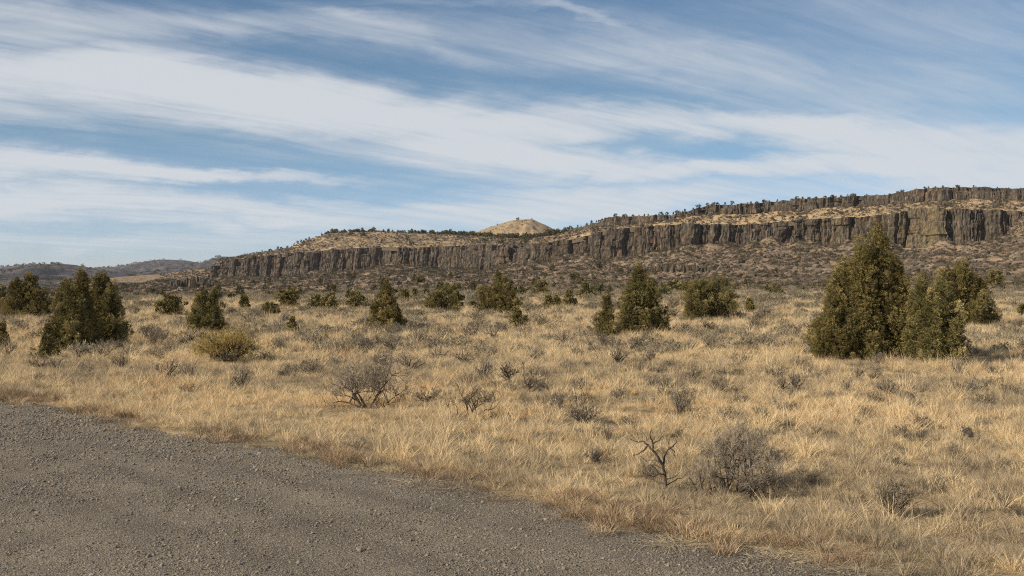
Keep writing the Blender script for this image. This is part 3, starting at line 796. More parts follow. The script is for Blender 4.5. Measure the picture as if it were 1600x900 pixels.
TEMPS = [spray_template(np.random.default_rng(60 + i), 22, .85, .34, .105) for i in range(6)]
TEMPS_F = [spray_template(np.random.default_rng(70 + i), 8, .85, .60, .34) for i in range(5)]
def prof_cone(t): return np.minimum(1, (t / .12 + .45)) * (1 - t) ** .72 * 1.05 + .03
def prof_col(t): return np.minimum(1, (t / .15 + .5)) * np.clip(1 - t ** 2.6, 0, 1) ** .8 * .95 + .03
def prof_round(t): return np.sqrt(np.clip(1 - ((t - .42) / .60) ** 2, 0, 1)) + .02
PROF = {'cone': prof_cone, 'col': prof_col, 'round': prof_round}
def crown_mesh(g, spires, pxm, fine=True):
    """spires: (dx, dy, height, width, profile) in metres; pxm metres per photo pixel here"""
    O, Dv, S_, Tn = [], [], [], []
    wood = Tubes()
    for (dx_, dy_, H, W, kind) in spires:
        f = PROF[kind]
        apx = H * W / pxm ** 2
        # upswept plumes of foliage, each a tongue of sprays on a limb end
        nc = int(np.clip(apx / (100 if fine else 60), 16, 95))
        t = g.beta(1.1, 1.35, nc * 4) * .93 + .01
        t = t[g.random(len(t)) < np.clip(f(t), .22, 1)][:nc]
        t[:2] = (.93, .86)
        nc = len(t)
        th_ = g.uniform(0, 2 * np.pi, nc)
        wob_ = 1 + .55 * fbm(np.cos(th_) * 1.9 + dx_ * 3, np.sin(th_) * 1.9 + t * H / W * 2.6, 2) + .12 * g.normal(size=nc)
        Lt = np.clip(H * .18, 7 * pxm, 36 * pxm) * g.uniform(.6, 1.5, nc) * (1 - .45 * t)
        rt = Lt * g.uniform(.28, .50, nc)
        ra = np.maximum(W / 2 * f(t) * wob_ - rt * .7, 0) * np.where(g.random(nc) < .8, g.uniform(.75, 1.0, nc), g.uniform(.3, .75, nc))
        cx, cy, cz = dx_ + np.cos(th_) * ra, dy_ + np.sin(th_) * ra, t * H * .93
        out = np.stack([np.cos(th_), np.sin(th_), np.zeros(nc)], -1)
        lean_ = (.75 * (1 - t) ** .8 * np.clip(ra / (W * .3 + 1e-6), 0, 1))[:, None]
        ax = out * lean_ + np.array([0, 0, 1.0]) + g.normal(0, .14, (nc, 3)); ax /= np.linalg.norm(ax, axis=1, keepdims=True)
        m = 88 if fine else 36
        rr_ = lambda q: np.repeat(q, m, 0)
        A_x, B_x, _d = basis(ax)
        uu = g.uniform(-1, 1, nc * m); ang = g.uniform(0, 2 * np.pi, nc * m)
        rad_ = rr_(A_x) * np.cos(ang)[:, None] + rr_(B_x) * np.sin(ang)[:, None]
        shell = np.sqrt(np.clip(1 - uu ** 2, 0, 1)) * (1 - .35 * uu) * g.uniform(.2, 1.0, nc * m) ** .5 * (1 + .30 * (g.random(nc * m) < .16))
        o = rr_(np.stack([cx, cy, cz], -1)) + rr_(ax) * (uu * rr_(Lt) * .62)[:, None] + rad_ * (shell * rr_(rt))[:, None]
        low = o[:, 2] < .02 * H
        o[low, 2] = .02 * H + .07 * H * g.random(int(low.sum()))
        dv = rr_(ax) * .9 + rad_ * .65 + g.normal(0, .22, o.shape)
        sz = np.clip(rr_(rt) * .60, 2.4 * pxm, 6.0 * pxm) * g.uniform(.5, 1.5, nc * m)
        tn = rr_(np.clip(.45 + .22 * g.normal(size=nc), 0, 1)) + .13 * g.normal(size=nc * m) + .12 * uu
        O.append(o); Dv.append(dv); S_.append(sz); Tn.append(np.clip(tn, 0, 1))
        # shorter growth nearer the trunk
        q = int(nc * m * .22)
        t3 = g.random(q) ** 1.2 * .85; a3 = g.uniform(0, 6.28, q); r3 = W / 2 * f(t3) * g.uniform(.1, .62, q)
        O.append(np.stack([dx_ + np.cos(a3) * r3, dy_ + np.sin(a3) * r3, t3 * H * .93 + .02 * H], -1))
        Dv.append(np.stack([np.cos(a3) * .6, np.sin(a3) * .6, np.full(q, .8)], -1) + g.normal(0, .3, (q, 3)))
        S_.append(np.full(q, 5 * pxm) * g.uniform(.6, 1.3, q)); Tn.append(np.clip(g.normal(.3, .2, q), 0, 1))
        # trunk and limbs
        zz = np.linspace(0, H * .93, 7)
        tp_ = np.stack([dx_ + np.cumsum(g.normal(0, W * .012, 7)), dy_ + np.cumsum(g.normal(0, W * .012, 7)), zz - .1], -1)
        wood.add(tp_, np.linspace(max(H * .028, .03), .012, 7), 6)
        for k in range(min(nc, 46)):
            b0 = tp_[int(np.clip(t[k] * 5, 0, 5))] ; end = np.array([cx[k], cy[k], cz[k]])
            mid = (b0 + end) / 2 + g.normal(0, W * .02, 3); mid[2] -= W * .03
            wood.add([b0, mid, end], [H * .011, H * .008, H * .004], 4)
    V, F, tn = place_sprays(g, TEMPS if fine else TEMPS_F, np.concatenate(O), np.concatenate(Dv), np.concatenate(S_), np.concatenate(Tn))
    return make_mesh('crown', V, F, False, {'tint': tn}, [M['juniper']]), wood.mesh('trunk', M['bark'])
JUN = 'junipers standing about the sagebrush plain'
def juniper(label, px, yb, spires, seed, fine=None):
    x, y, z = drop(px, yb)
    pxm = y / FPX
    g = np.random.default_rng(seed)
    up_ = 1.11 if max(q[1] for q in spires) > 150 else 1.14
    sp = [((a) * pxm, g.uniform(-.25, .25) * wd * pxm, h * up_ * pxm, wd * (1.06 if up_ < 1.12 else 1.22) * pxm, k) for (a, h, wd, k) in spires]
    tot = sum(h * wd for (_, h, wd, _) in spires)
    cm, tm = crown_mesh(g, sp, pxm, tot > 2600 if fine is None else fine)
    root = bpy.data.objects.new('juniper_tree', None); C.objects.link(root); root.location = (x, y, z - .03)
    tag(root, label, 'tree', JUN)
    link('trunk', tm, root); link('crown', cm, root)
    return root
JT = [
 ('tallest and broadest olive juniper, ragged with twin peaks, standing in open straw grass', 1352, 563, [(28, 212, 74, 'col'), (-8, 192, 58, 'col'), (-30, 158, 66, 'col'), (48, 158, 50, 'col'), (-52, 112, 66, 'col'), (-8, 80, 146, 'round'), (62, 118, 52, 'col')], 1),
 ('golden olive juniper crowding against the dark side of the tallest juniper', 1464, 569, [(-2, 124, 62, 'col'), (17, 108, 46, 'col'), (-21, 132, 44, 'col')], 2),
 ('loose bushy juniper with low sweeping branches behind the tallest one', 1497, 510, [(4, 104, 60, 'cone'), (-20, 90, 50, 'col'), (30, 76, 44, 'col'), (50, 44, 30, 'round')], 3),
 ('tall broad juniper with a flat-sided crown, a slim juniper touching its foot', 1001, 523, [(-2, 110, 62, 'cone'), (14, 88, 46, 'col'), (-16, 76, 42, 'col')], 4),
 ('slim pointed juniper at the foot of a taller broad one', 946, 528, [(2, 66, 34, 'cone'), (-8, 40, 28, 'round')], 5),
 ('rounded dense green juniper shaped like a ball', 1104, 501, [(2, 66, 72, 'round'), (-14, 60, 46, 'round'), (18, 64, 44, 'round')], 6),
 ('dark conical juniper with a sharp spire and low skirts in the middle of the plain', 602, 516, [(2, 78, 42, 'cone'), (-16, 42, 32, 'cone'), (18, 34, 34, 'cone')], 7),
 ('wide peaked juniper with a small young juniper before it', 774, 491, [(6, 66, 44, 'cone'), (-16, 42, 42, 'round'), (18, 46, 36, 'col')], 8),
 ('small narrow young juniper just before the wide peaked one', 807, 513, [(0, 45, 25, 'cone')], 9),
 ('squat full juniper between the conical one and the wide peaked one', 693, 490, [(4, 46, 40, 'round'), (-14, 34, 30, 'round'), (16, 36, 24, 'round')], 10),
 ('lopsided juniper leaning out at its top behind the yellow rabbitbrush', 321, 524, [(-4, 66, 44, 'col'), (14, 72, 36, 'cone'), (-14, 40, 26, 'round')], 11),
 ('low broad juniper beyond the grass, next past the leaning one', 268, 492, [(0, 30, 38, 'round'), (4, 28, 18, 'cone')], 12),
 ('round juniper alone below the low end of the cliff', 452, 482, [(0, 29, 34, 'round'), (-6, 26, 18, 'round')], 13),
 ('big two-topped dark juniper standing behind the crowded clump', 40, 498, [(6, 70, 54, 'cone'), (-12, 62, 46, 'cone'), (22, 44, 36, 'round')], 14),
 ('front juniper of the crowded clump, lower and greener', 108, 548, [(0, 104, 54, 'cone'), (-14, 70, 44, 'col'), (10, 60, 40, 'round')], 15),
 ('thin spire juniper rising from the middle of the crowded clump', 130, 546, [(0, 122, 34, 'cone'), (2, 84, 44, 'col')], 16),
 ('tallest thick dark juniper of the crowded clump', 158, 543, [(0, 118, 48, 'col'), (14, 92, 42, 'col'), (-10, 104, 40, 'col')], 17),
 ('juniper half hidden at the back of the crowded clump', 100, 520, [(0, 82, 40, 'cone')], 18),
 ('small pointed juniper at the foot of the crowded clump beside the sage', 72, 562, [(0, 54, 32, 'cone')], 19),
 ('bushy little juniper sheltering beside the crowded clump', 191, 534, [(2, 30, 24, 'round'), (-3, 24, 18, 'round')], 20),
 ('juniper cut off by the edge of the view beside the two-topped one', -6, 494, [(0, 50, 34, 'round')], 21),
 ('thin young juniper by the edge of the view above grey sage', 3, 552, [(0, 50, 20, 'cone')], 22),
 ('taller of two small junipers side by side below the cliff', 514, 488, [(0, 28, 24, 'round')], 23),
 ('shorter of two small junipers side by side below the cliff', 494, 486, [(0, 24, 22, 'round')], 24),
 ('pale rounded small juniper between the pair and the conical one', 555, 482, [(0, 26, 27, 'round')], 25),
 ('knee-high dark juniper seedling alone in the sage', 458, 522, [(0, 26, 21, 'cone')], 26),
 ('low dark juniper seedling below the round lone juniper', 424, 491, [(0, 17, 22, 'round')], 27),
 ('small juniper with a slim twin beyond the young narrow one', 890, 481, [(0, 27, 23, 'cone')], 28),
 ('first of two slim seedlings close together far out on the plain', 857, 483, [(0, 19, 13, 'cone')], 29),
 ('second of two slim seedlings close together far out on the plain', 869, 482, [(0, 17, 13, 'cone')], 30),
 ('smooth oval juniper alone on the slope beyond the bushy one', 1556, 449, [(0, 25, 20, 'round')], 31),
 ('round green juniper at the edge of the view on the slope side', 1601, 497, [(0, 22, 22, 'round')], 32),
 ('grey green juniper low between the broad and the ball-shaped one', 1052, 457, [(0, 17, 26, 'round')], 33),
 ('small juniper in the sage past the ball-shaped one', 1172, 488, [(0, 20, 15, 'cone')], 34),
 ('faint juniper beyond the gap between the wide peaked one and the slim one', 917, 466, [(0, 22, 20, 'round')], 35),
 ('dim round juniper behind the two slim seedlings', 845, 462, [(0, 22, 24, 'round')], 36),
 ('small dark juniper on the plain past the leaning one', 381, 483, [(0, 20, 17, 'cone')], 37),
]
for (lb, px, yb, sp, sd) in JT: juniper(lb, px, yb, sp, 100 + sd)

LM = [(574, 640, 'the biggest dead shrub'), (732, 656, 'the antler-branched dead shrub'), (828, 613, 'the forked dead shrub'), (914, 662, 'the dark stick-footed tussock'),
      (1061, 645, 'the untidy tall sage'), (1150, 776, 'the largest twiggy bush'), (1041, 772, 'the twisted snag'), (353, 566, 'the yellow rabbitbrush'), (321, 524, 'the leaning juniper'),
      (602, 516, 'the conical juniper'), (693, 490, 'the squat juniper'), (774, 491, 'the wide peaked juniper'), (807, 513, 'the young narrow juniper'), (946, 528, 'the slim pointed juniper'),
      (1001, 523, 'the broad juniper'), (1104, 501, 'the ball-shaped juniper'), (1352, 563, 'the tallest juniper'), (1465, 563, 'the golden olive juniper'), (130, 546, 'the crowded junipers'),
      (40, 498, 'the two-topped juniper'), (268, 492, 'the low broad juniper'), (452, 482, 'the lone round juniper'), (504, 487, 'the side by side junipers'), (458, 522, 'the lone seedling juniper'),
      (863, 482, 'the two slim seedlings'), (1172, 488, 'the small juniper past the ball'), (1530, 508, 'the low-branched juniper'), (1243, 612, 'the blue grey sage pair'), (1396, 812, 'the soft sage in tall straw'),
      (265, 592, 'the wide grey sage'), (1513, 572, 'the blue black sage'), (1250, 505, 'the open sage flat'), (1330, 690, 'the open straw grass')]
def behind(px):
    nm = min(((abs(px - a), n_) for a, b, n_ in LM if 'juniper' in n_ or 'seedling' in n_), key=lambda q: q[0])[1]
    return nm
# far junipers: slopes, plain edge and rims
def far_tree(seed, H, W, kind):
    g = np.random.default_rng(seed)
    nc = 26
    t = g.beta(1.2, 1.4, nc); th_ = g.uniform(0, 6.28, nc); ra = W / 2 * PROF[kind](t) * g.uniform(.3, 1, nc)
    o = np.stack([np.cos(th_) * ra, np.sin(th_) * ra, t * H * .85], -1)
    dv = np.stack([np.cos(th_) * .5, np.sin(th_) * .5, np.ones(nc)], -1)
    V, F, tn = place_sprays(g, TEMPS_F, o, dv, np.full(nc, W * .42) * g.uniform(.7, 1.2, nc), np.clip(g.normal(.45, .25, nc), 0, 1))
    tb = Tubes(); tb.add([(0, 0, -.6), (0, 0, H * .5), (0, 0, H * .8)], [H * .05, H * .04, .01], 4)
    return make_mesh('far_juniper', np.concatenate([V, tb.V[0]]), [F, tb.F[0] + len(V)], False, {'tint': np.concatenate([tn, tb.T[0] * 0])}, [M['farjuniper']])
FT = [far_tree(200 + i, 1, (.62, .8, .95, 1.1)[i % 4], ('cone', 'cone', 'round', 'round')[i % 4]) for i in range(8)]
proto = None
def far_juniper(x, y, z, h, label, group, k=None, rg=g):
    global proto
    if proto is None:
        o = link('juniper_tree', FT[0]); proto = o
    else:
        o = proto.copy(); C.objects.link(o)
    o.data = FT[int(rg.integers(0, 8)) if k is None else k]
    o.location = (x, y, z - h * .03); o.rotation_euler = (0, 0, rg.uniform(0, 6.28)); s = h * rg.uniform(.9, 1.1); o.scale = (s * rg.uniform(.85, 1.2), s, s)
    tag(o, label, 'tree', group)
    return o
g2 = np.random.default_rng(44)
def rim(pa, pb, n, hlo, hhi, label, group, lower=False, spread=0.0):
    for i in range(n):
        px = pa + (pb - pa) * (i + g2.uniform(.05, .95)) / n
        back = g2.uniform(3, 10) + g2.uniform(0, 1) * spread
        D = float(tab(px, 1) + tab(px, 4)) + 3 + back
        z = float(zrow(tab(px, 6), tab(px, 1) + tab(px, 4))) - .2
        hp = g2.uniform(hlo, hhi)
        hq = hp * .86
        far_juniper((px - 800) / FPX * D, D, z, hq * D / FPX, ('tiny ' if hp < hlo + (hhi - hlo) * .35 else 'small ' if hp < hlo + (hhi - hlo) * .7 else 'larger ') + label + ' above ' + behind(px), group, rg=g2)
rim(408, 512, 14, 2.5, 6, 'juniper on the sloping mesa shoulder', 'junipers on the sloping mesa shoulder')
rim(890, 1075, 26, 3.5, 8, 'juniper on the broken rim', 'junipers on the broken rim')
rim(1080, 1320, 24, 4, 7.5, 'juniper on top of the upper cliff', 'junipers over the upper cliff')
rim(1320, 1625, 24, 3.5, 7, 'juniper on the highest skyline rim', 'junipers on the highest rim')
def on_ridge(px, y, dd, h, label, group=None, k=None):
    z = zrow(y, dd); x = (px - 800) / FPX * dd
    far_juniper(x, dd - 2, z - .5, h * dd / FPX, label, group, k=k, rg=g2)
on_ridge(809, 343.5, 2200, 4.2, 'dark round juniper standing on the very top of the bare butte', k=3)
on_ridge(831, 342.5, 2200, 2.2, 'tiny juniper at the sharp shoulder of the bare butte')
on_ridge(777, 351.8, 2200, 2.6, 'tiny juniper on the gentle side of the bare butte')
for px, y in ((13, 416.8), (24, 416), (36, 415), (55, 413), (62, 412.6), (70, 412.4), (82, 412.8), (92, 413)):
    on_ridge(px, y, 3000, g2.uniform(2, 4), 'speck of a juniper on the crest of the far blue hills', 'junipers on the far crest')
on_ridge(141, 420.2, 3000, 3.5, 'lone juniper in the saddle between two far hills')
# slope trees
SL = [(0, 330, 448, 474, 16, 'dim juniper in scrub below the far hills', 'junipers below the far hills'),
      (330, 800, 432, 474, 46, 'dim juniper under the low cliff end', 'junipers on the slope under the lower cliff end'),
      (800, 1250, 410, 466, 34, 'grey green juniper on the talus', 'junipers on the talus under the main cliff'),
      (1250, 1620, 405, 470, 14, 'dim juniper on the wide scree slope', 'junipers on the scree slope')]
for (a, b, y0, y1, n_, lb, gr) in SL:
    for i in range(n_):
        px = g2.uniform(a, b); yp = y0 + (y1 - y0) * g2.random() ** .6
        x, y, z = drop(px, yp)
        if y > 1350: y = 1200.0; x = (px - 800) / FPX * y; z = float(hgt(x, y))
        far_juniper(x, y, z, g2.uniform(9, 16) * y / FPX * (1.25 if yp > 458 else .8), ('high ' if yp < (y0 + y1) / 2 else 'lower ') + lb + ' behind ' + behind(px), gr, rg=g2)
# scattered junipers on the benches
for (a, b, n_, lb, gr) in ((440, 820, 22, 'dark juniper dot on the slope over the low cliff', 'junipers above the lower cliff end'),
                       (880, 1600, 16, 'dark juniper dot on the golden bench', 'junipers on the golden bench')):
    for i in range(n_):
        px = g2.uniform(a, b); t = g2.uniform(.1, .9)
        d0, yt_, D2_, yu = (float(tab(px, k)) for k in (1, 3, 4, 5))
        D = d0 + 5 + (D2_ - 1) * t
        z = float(zrow(yt_, d0) + (zrow(yu, d0 + D2_) - zrow(yt_, d0)) * t ** .9) - .4
        far_juniper((px - 800) / FPX * D, D, z, g2.uniform(3.5, 7) * D / FPX, lb + ' above ' + behind(px), gr, rg=g2)


# ------------------------------------------------------------------ sagebrush
TS = [spray_template(np.random.default_rng(80 + i), 11, .55, .50, .085) for i in range(5)]
TSB = [spray_template(np.random.default_rng(90 + i), 8, .7, .60, .16) for i in range(5)]
def sage_parts(seed, W, H, leaf, mat='sage', ntip=210, bare=.0, coarse=False, erect=.55, nst=None):
    g = np.random.default_rng(seed)
    tb = Tubes()
    O, Dv = [], []
    nst = nst or int(g.integers(12, 18))
    for s in range(nst):
        a = g.uniform(0, 6.28) if nst < 20 else s * 2.399; q = math.sqrt(g.random()) if nst < 20 else math.sqrt((s + .5) / nst)
        end = np.array([math.cos(a) * q * W / 2, math.sin(a) * q * W / 2, H * g.uniform(.6, .9) * math.sqrt(max(.1, 1 - .8 * q * q))])
        p1 = end * np.array([.30, .30, .35]) + g.normal(0, W * .04, 3); p2 = end * np.array([.68, .68, .62]) + g.normal(0, W * .04, 3)
        pts = [np.array([0, 0, -.03]), p1, p2, end]
        tb.add(pts, np.array([.035, .024, .014, .006]) * (W + H) * .5, 4 if not coarse else 3)
        lump = g.uniform(.7, 1.1)
        for k in range(ntip // nst):
            f = g.uniform(.0, 1.0) ** .7
            base_ = np.array(pts[1]) * (1 - f) + end * f
            base_ = base_ + g.normal(0, 1, 3) * np.array([W * .09, W * .09, H * .10]) * lump
            base_[2] = max(base_[2], H * .08)
            O.append(base_); Dv.append(np.array([base_[0] * .9 / W, base_[1] * .9 / W, erect]) + g.normal(0, .22, 3))
    O = np.array(O); Dv = np.array(Dv)
    V, F, tn = place_sprays(g, TSB if coarse else TS, O, Dv, leaf * g.uniform(.6, 1.25, len(O)), np.clip(g.normal(.5, .24, len(O)), 0, 1))
    return make_mesh('foliage', V, F, False, {'tint': tn}, [M[mat]]), tb.mesh('stem', M['stem'])
SG = 'sagebrush in the dry grass'
def sage(label, px, yb, wpx, hpx, seed, mat='sage', cat='bush', name='sagebrush', grp=SG, **kw):
    x, y, z = drop(px, yb)
    pxm = y / FPX
    W, H = wpx * pxm * 1.1, hpx * pxm * 1.15
    kw.setdefault('leaf', max(.10 * H + .02, 3.2 * pxm)); kw.setdefault('ntip', int(np.clip(wpx * hpx / 5, 120, 600)))
    CLEAR.append((x, y, W))
    fm, sm = sage_parts(seed, W, H, mat=mat, **kw)
    root = bpy.data.objects.new(name, None); C.objects.link(root); root.location = (x, y, z)
    tag(root, label, cat, grp)
    link('foliage', fm, root); link('stem', sm, root)
    return root
NS = [
 ('dark tussock of sagebrush with a pale stick at its foot', 914, 662, 56, 34, 'dark_sage'),
 ('compact black-green sagebrush ball in open grass past the dead forked shrub', 905, 613, 36, 22, 'dark_sage'),
 ('spiky sagebrush before the slim pointed juniper, first of a touching pair', 1018, 606, 32, 24, 'sage'),
 ('second of a touching pair of sagebrush, with a paler top', 1043, 610, 34, 26, 'sage'),
 ('tall untidy grey sagebrush below the touching pair', 1061, 645, 42, 42, 'sage'),
 ('blackish grass-choked tussock between gravel and the dark tussock', 930, 727, 46, 26, 'dark_sage'),
 ('blue-grey sagebrush in the grass below the tallest juniper, tallest of three', 1243, 612, 34, 34, 'sage'),
 ('blue-grey sagebrush beside a taller one in the straw below the tallest juniper', 1222, 610, 26, 26, 'sage'),
 ('wide grey sagebrush in front of the crowded junipers and the rabbitbrush', 265, 592, 44, 34, 'sage'),
 ('shorter sagebrush touching the wide grey one near the rabbitbrush', 300, 590, 34, 24, 'sage'),
 ('upright sagebrush with a black shaded foot below the rabbitbrush', 378, 612, 34, 40, 'sage'),
 ('low dark dead clump in grass near the wide grey sagebrush', 292, 614, 36, 15, 'dark_sage'),
 ('pale ragged sagebrush at the feet of the crowded junipers', 92, 582, 40, 28, 'sage'),
 ('grey sagebrush by the edge of the view under the thin young juniper', 8, 560, 44, 34, 'sage'),
 ('bushy sagebrush with a pale forked stem between junipers and rabbitbrush', 241, 545, 32, 34, 'sage'),
 ('dark low sagebrush pair beside the forked pale one', 264, 550, 34, 18, 'dark_sage'),
 ('sagebrush against the trunk side of the crowded junipers', 122, 560, 34, 26, 'sage'),
 ('sagebrush spreading between the crowded junipers and the grass', 158, 558, 44, 26, 'sage'),
 ('small olive sagebrush standing upright before the conical juniper', 511, 546, 20, 26, 'rabbit'),
 ('bronze sagebrush just under the conical juniper', 556, 537, 24, 22, 'rabbit'),
 ('broad soft olive sagebrush in front of the conical juniper', 613, 549, 42, 30, 'sage'),
 ('spiky dark sagebrush between dead shrubs and the squat juniper', 724, 567, 36, 22, 'dark_sage'),
 ('ragged sagebrush beside the spiky dark one', 683, 562, 40, 22, 'sage'),
 ('tall brown sagebrush behind the fork-trunked dead shrub', 758, 592, 32, 34, 'sage'),
 ('brown sagebrush half lost in grass above the biggest dead shrub', 640, 578, 52, 30, 'sage'),
 ('grey sagebrush with dark legs in front of the wide peaked juniper', 771, 531, 38, 24, 'sage'),
 ('round grey sagebrush in front of the young narrow juniper', 817, 536, 34, 22, 'sage'),
 ('twiggy sagebrush between the young narrow and the slim pointed junipers', 882, 537, 40, 26, 'sage'),
 ('fluffy sagebrush below the slim pointed juniper', 925, 553, 28, 14, 'sage'),
 ('loose tall sagebrush under the broad juniper', 965, 570, 32, 34, 'sage'),
 ('tiny upright sagebrush alone in the grass below the broad juniper', 999, 580, 16, 22, 'sage'),
 ('sagebrush mound below the ball-shaped juniper', 1075, 550, 40, 20, 'sage'),
 ('grey sagebrush on the near side of the ball-shaped juniper', 1068, 522, 32, 20, 'sage'),
 ('low dark sagebrush patch between the ball-shaped and tallest junipers', 1140, 588, 58, 14, 'dark_sage'),
 ('blue-black upright sagebrush past the foot of the tallest junipers', 1513, 572, 30, 22, 'dark_sage'),
 ('grey sagebrush leaning against a blue-black one', 1495, 588, 26, 30, 'sage'),
 ('small dark sagebrush farther along from the blue-black one', 1573, 570, 24, 16, 'dark_sage'),
 ('pair of thin sage stems in the pale grass below the juniper foot', 1437, 615, 44, 20, 'sage'),
 ('round grass-mixed sagebrush below the tallest juniper', 1338, 592, 36, 22, 'sage'),
 ('dark olive tuft of sage beyond the big twiggy bush', 1228, 668, 34, 14, 'dark_sage'),
 ('grey sage seedling among tall straw', 1492, 722, 24, 30, 'sage'),
 ('soft grey sagebrush standing in the tall straw by the gravel corner', 1396, 812, 56, 60, 'sage'),
 ('low sage in the straw before the soft grey one', 1560, 790, 60, 24, 'sage'),
 ('faded sage hidden in the grass by the small twisted snag', 1010, 750, 40, 30, 'sage'),
 ('sage clump beside the lot, past the biggest dead shrub', 560, 705, 50, 22, 'sage'),
]
for i, (lb, px, yb, wp, hp, mt) in enumerate(NS):
    sage(lb, px, yb, wp, hp, 300 + i, mat=mt)
sage('large rounded yellow-green rabbitbrush with a dark underside', 353, 566, 92, 52, 390, mat='rabbit', name='rabbitbrush', grp=None, ntip=3600, erect=.5, leaf=.11, nst=44)

# dead and twiggy shrubs
def snag(label, px, yb, wpx, hpx, seed, nmain=4, lev=4, gnarl=.28, up=.02, r0=2.0, kids=(2, 3), name='dead_shrub', spread=1.0, twigs=0, dirs=None, mat='deadwood', L0=.42):
    x, y, z = drop(px, yb)
    pxm = y / FPX; W, H = wpx * pxm, hpx * pxm
    CLEAR.append((x, y, W * .5))
    g = np.random.default_rng(seed)
    tb, tw = Tubes(), Tubes()
    for k in range(nmain):
        a = 6.28 * k / nmain + g.uniform(-.5, .5)
        dv = np.array([math.cos(a) * W / H * .75 * spread, math.sin(a) * .6 * spread, 1.0]) if dirs is None else np.array(dirs[k], float)
        branch_out(g, tb, tw, (0, 0, -.03), dv, L0 * (W + H) * .5 * g.uniform(.85, 1.15), r0 * pxm, lev, gnarl, up, 6, kids, .26 * pxm)
    allv = np.concatenate(tb.V + tw.V)
    lo, hi = np.percentile(allv, 1, axis=0), np.percentile(allv, 99, axis=0)
    sx = W / (hi[0] - lo[0]); sz = H / hi[2]
    root = bpy.data.objects.new(name, None); C.objects.link(root); root.location = (x, y, z)
    tag(root, label, 'shrub')
    def fit(t):
        for q in t.V:
            q[:, 0] *= sx; q[:, 1] *= sx; q[:, 2] *= sz
    fit(tb); fit(tw)
    link('branch', tb.mesh('branch', M[mat]), root)
    link('twig', tw.mesh('twig', M['twig'] if twigs else M[mat]), root)
    if twigs:
        tips = np.concatenate([q[-3:].mean(0, keepdims=True) for q in tw.V])
        pick = tips[g.integers(0, len(tips), twigs)] + g.normal(0, 1, (twigs, 3)) * W * .045
        pick = pick[pick[:, 2] > .28 * H * g.random(len(pick)) + .12 * H]; twigs = len(pick)
        dv = pick / np.linalg.norm(pick, axis=1, keepdims=True) + g.normal(0, .35, pick.shape) + np.array([0, 0, .3])
        tm = [spray_template(np.random.default_rng(95 + i), 9, .7, .8, .045) for i in range(4)]
        V, F, tn = place_sprays(g, tm, pick, dv, np.full(twigs, W * .11) * g.uniform(.6, 1.3, twigs), np.clip(g.normal(.5, .25, twigs), 0, 1))
        link('foliage', make_mesh('foliage', V, F, False, {'tint': tn}, [M['twig']]), root)
    return root
snag('biggest spreading dead shrub, black crooked branches from a leaning stump', 574, 640, 134, 78, 401, 6, 5, .22, .03, 2.3, kids=(2, 4), twigs=170, dirs=[(-1.3, 0, .9), (-.6, .3, 1), (.1, -.2, 1), (.7, .2, 1), (1.4, -.1, .8), (-1.0, -.4, .5)])
snag('low dead shrub with antler-like branches near the dark sage tussock', 732, 656, 92, 54, 402, 5, 4, .22, .05, 2.0, dirs=[(-1.4, 0, .6), (-.3, .1, 1), (.3, 0, 1), (.9, .1, .8), (1.3, -.2, .7)])
snag('forked dead shrub with upright trunk between the low dead shrub and dark sage', 828, 613, 42, 46, 403, 3, 4, .26, .05, 1.8, dirs=[(-.25, 0, 1), (.35, 0, 1), (.8, .2, .7)])
snag('slim reddish dead shrub beside the forked one', 795, 601, 30, 34, 407, 3, 3, .22, .08, 1.4, dirs=[(-.3, 0, 1), (.1, .1, 1), (.4, 0, 1)])
def stick_shrub(label, px0, yb, lines, name='dead_shrub'):
    x, y, z = drop(px0, yb)
    pxm = y / FPX
    root = bpy.data.objects.new(name, None); C.objects.link(root); root.location = (x, y, z)
    tag(root, label, 'shrub')
    g = np.random.default_rng(9)
    for r0, r1, pl in lines:
        pts = np.array([((a - px0) * pxm, dy * pxm, (yb - b) * pxm) for (a, b, dy) in pl])
        t = np.linspace(0, 1, len(pts)); tt2 = np.linspace(0, 1, len(pts) * 3)
        pts = np.stack([np.interp(tt2, t, pts[:, k]) for k in range(3)], -1) + g.normal(0, .0035, (len(tt2), 3))
        tb = Tubes(); tb.add(pts, np.linspace(r0, r1, len(tt2)) * pxm * .8, 6)
        link('branch', tb.mesh('branch', M['deadwood']), root)
    return root
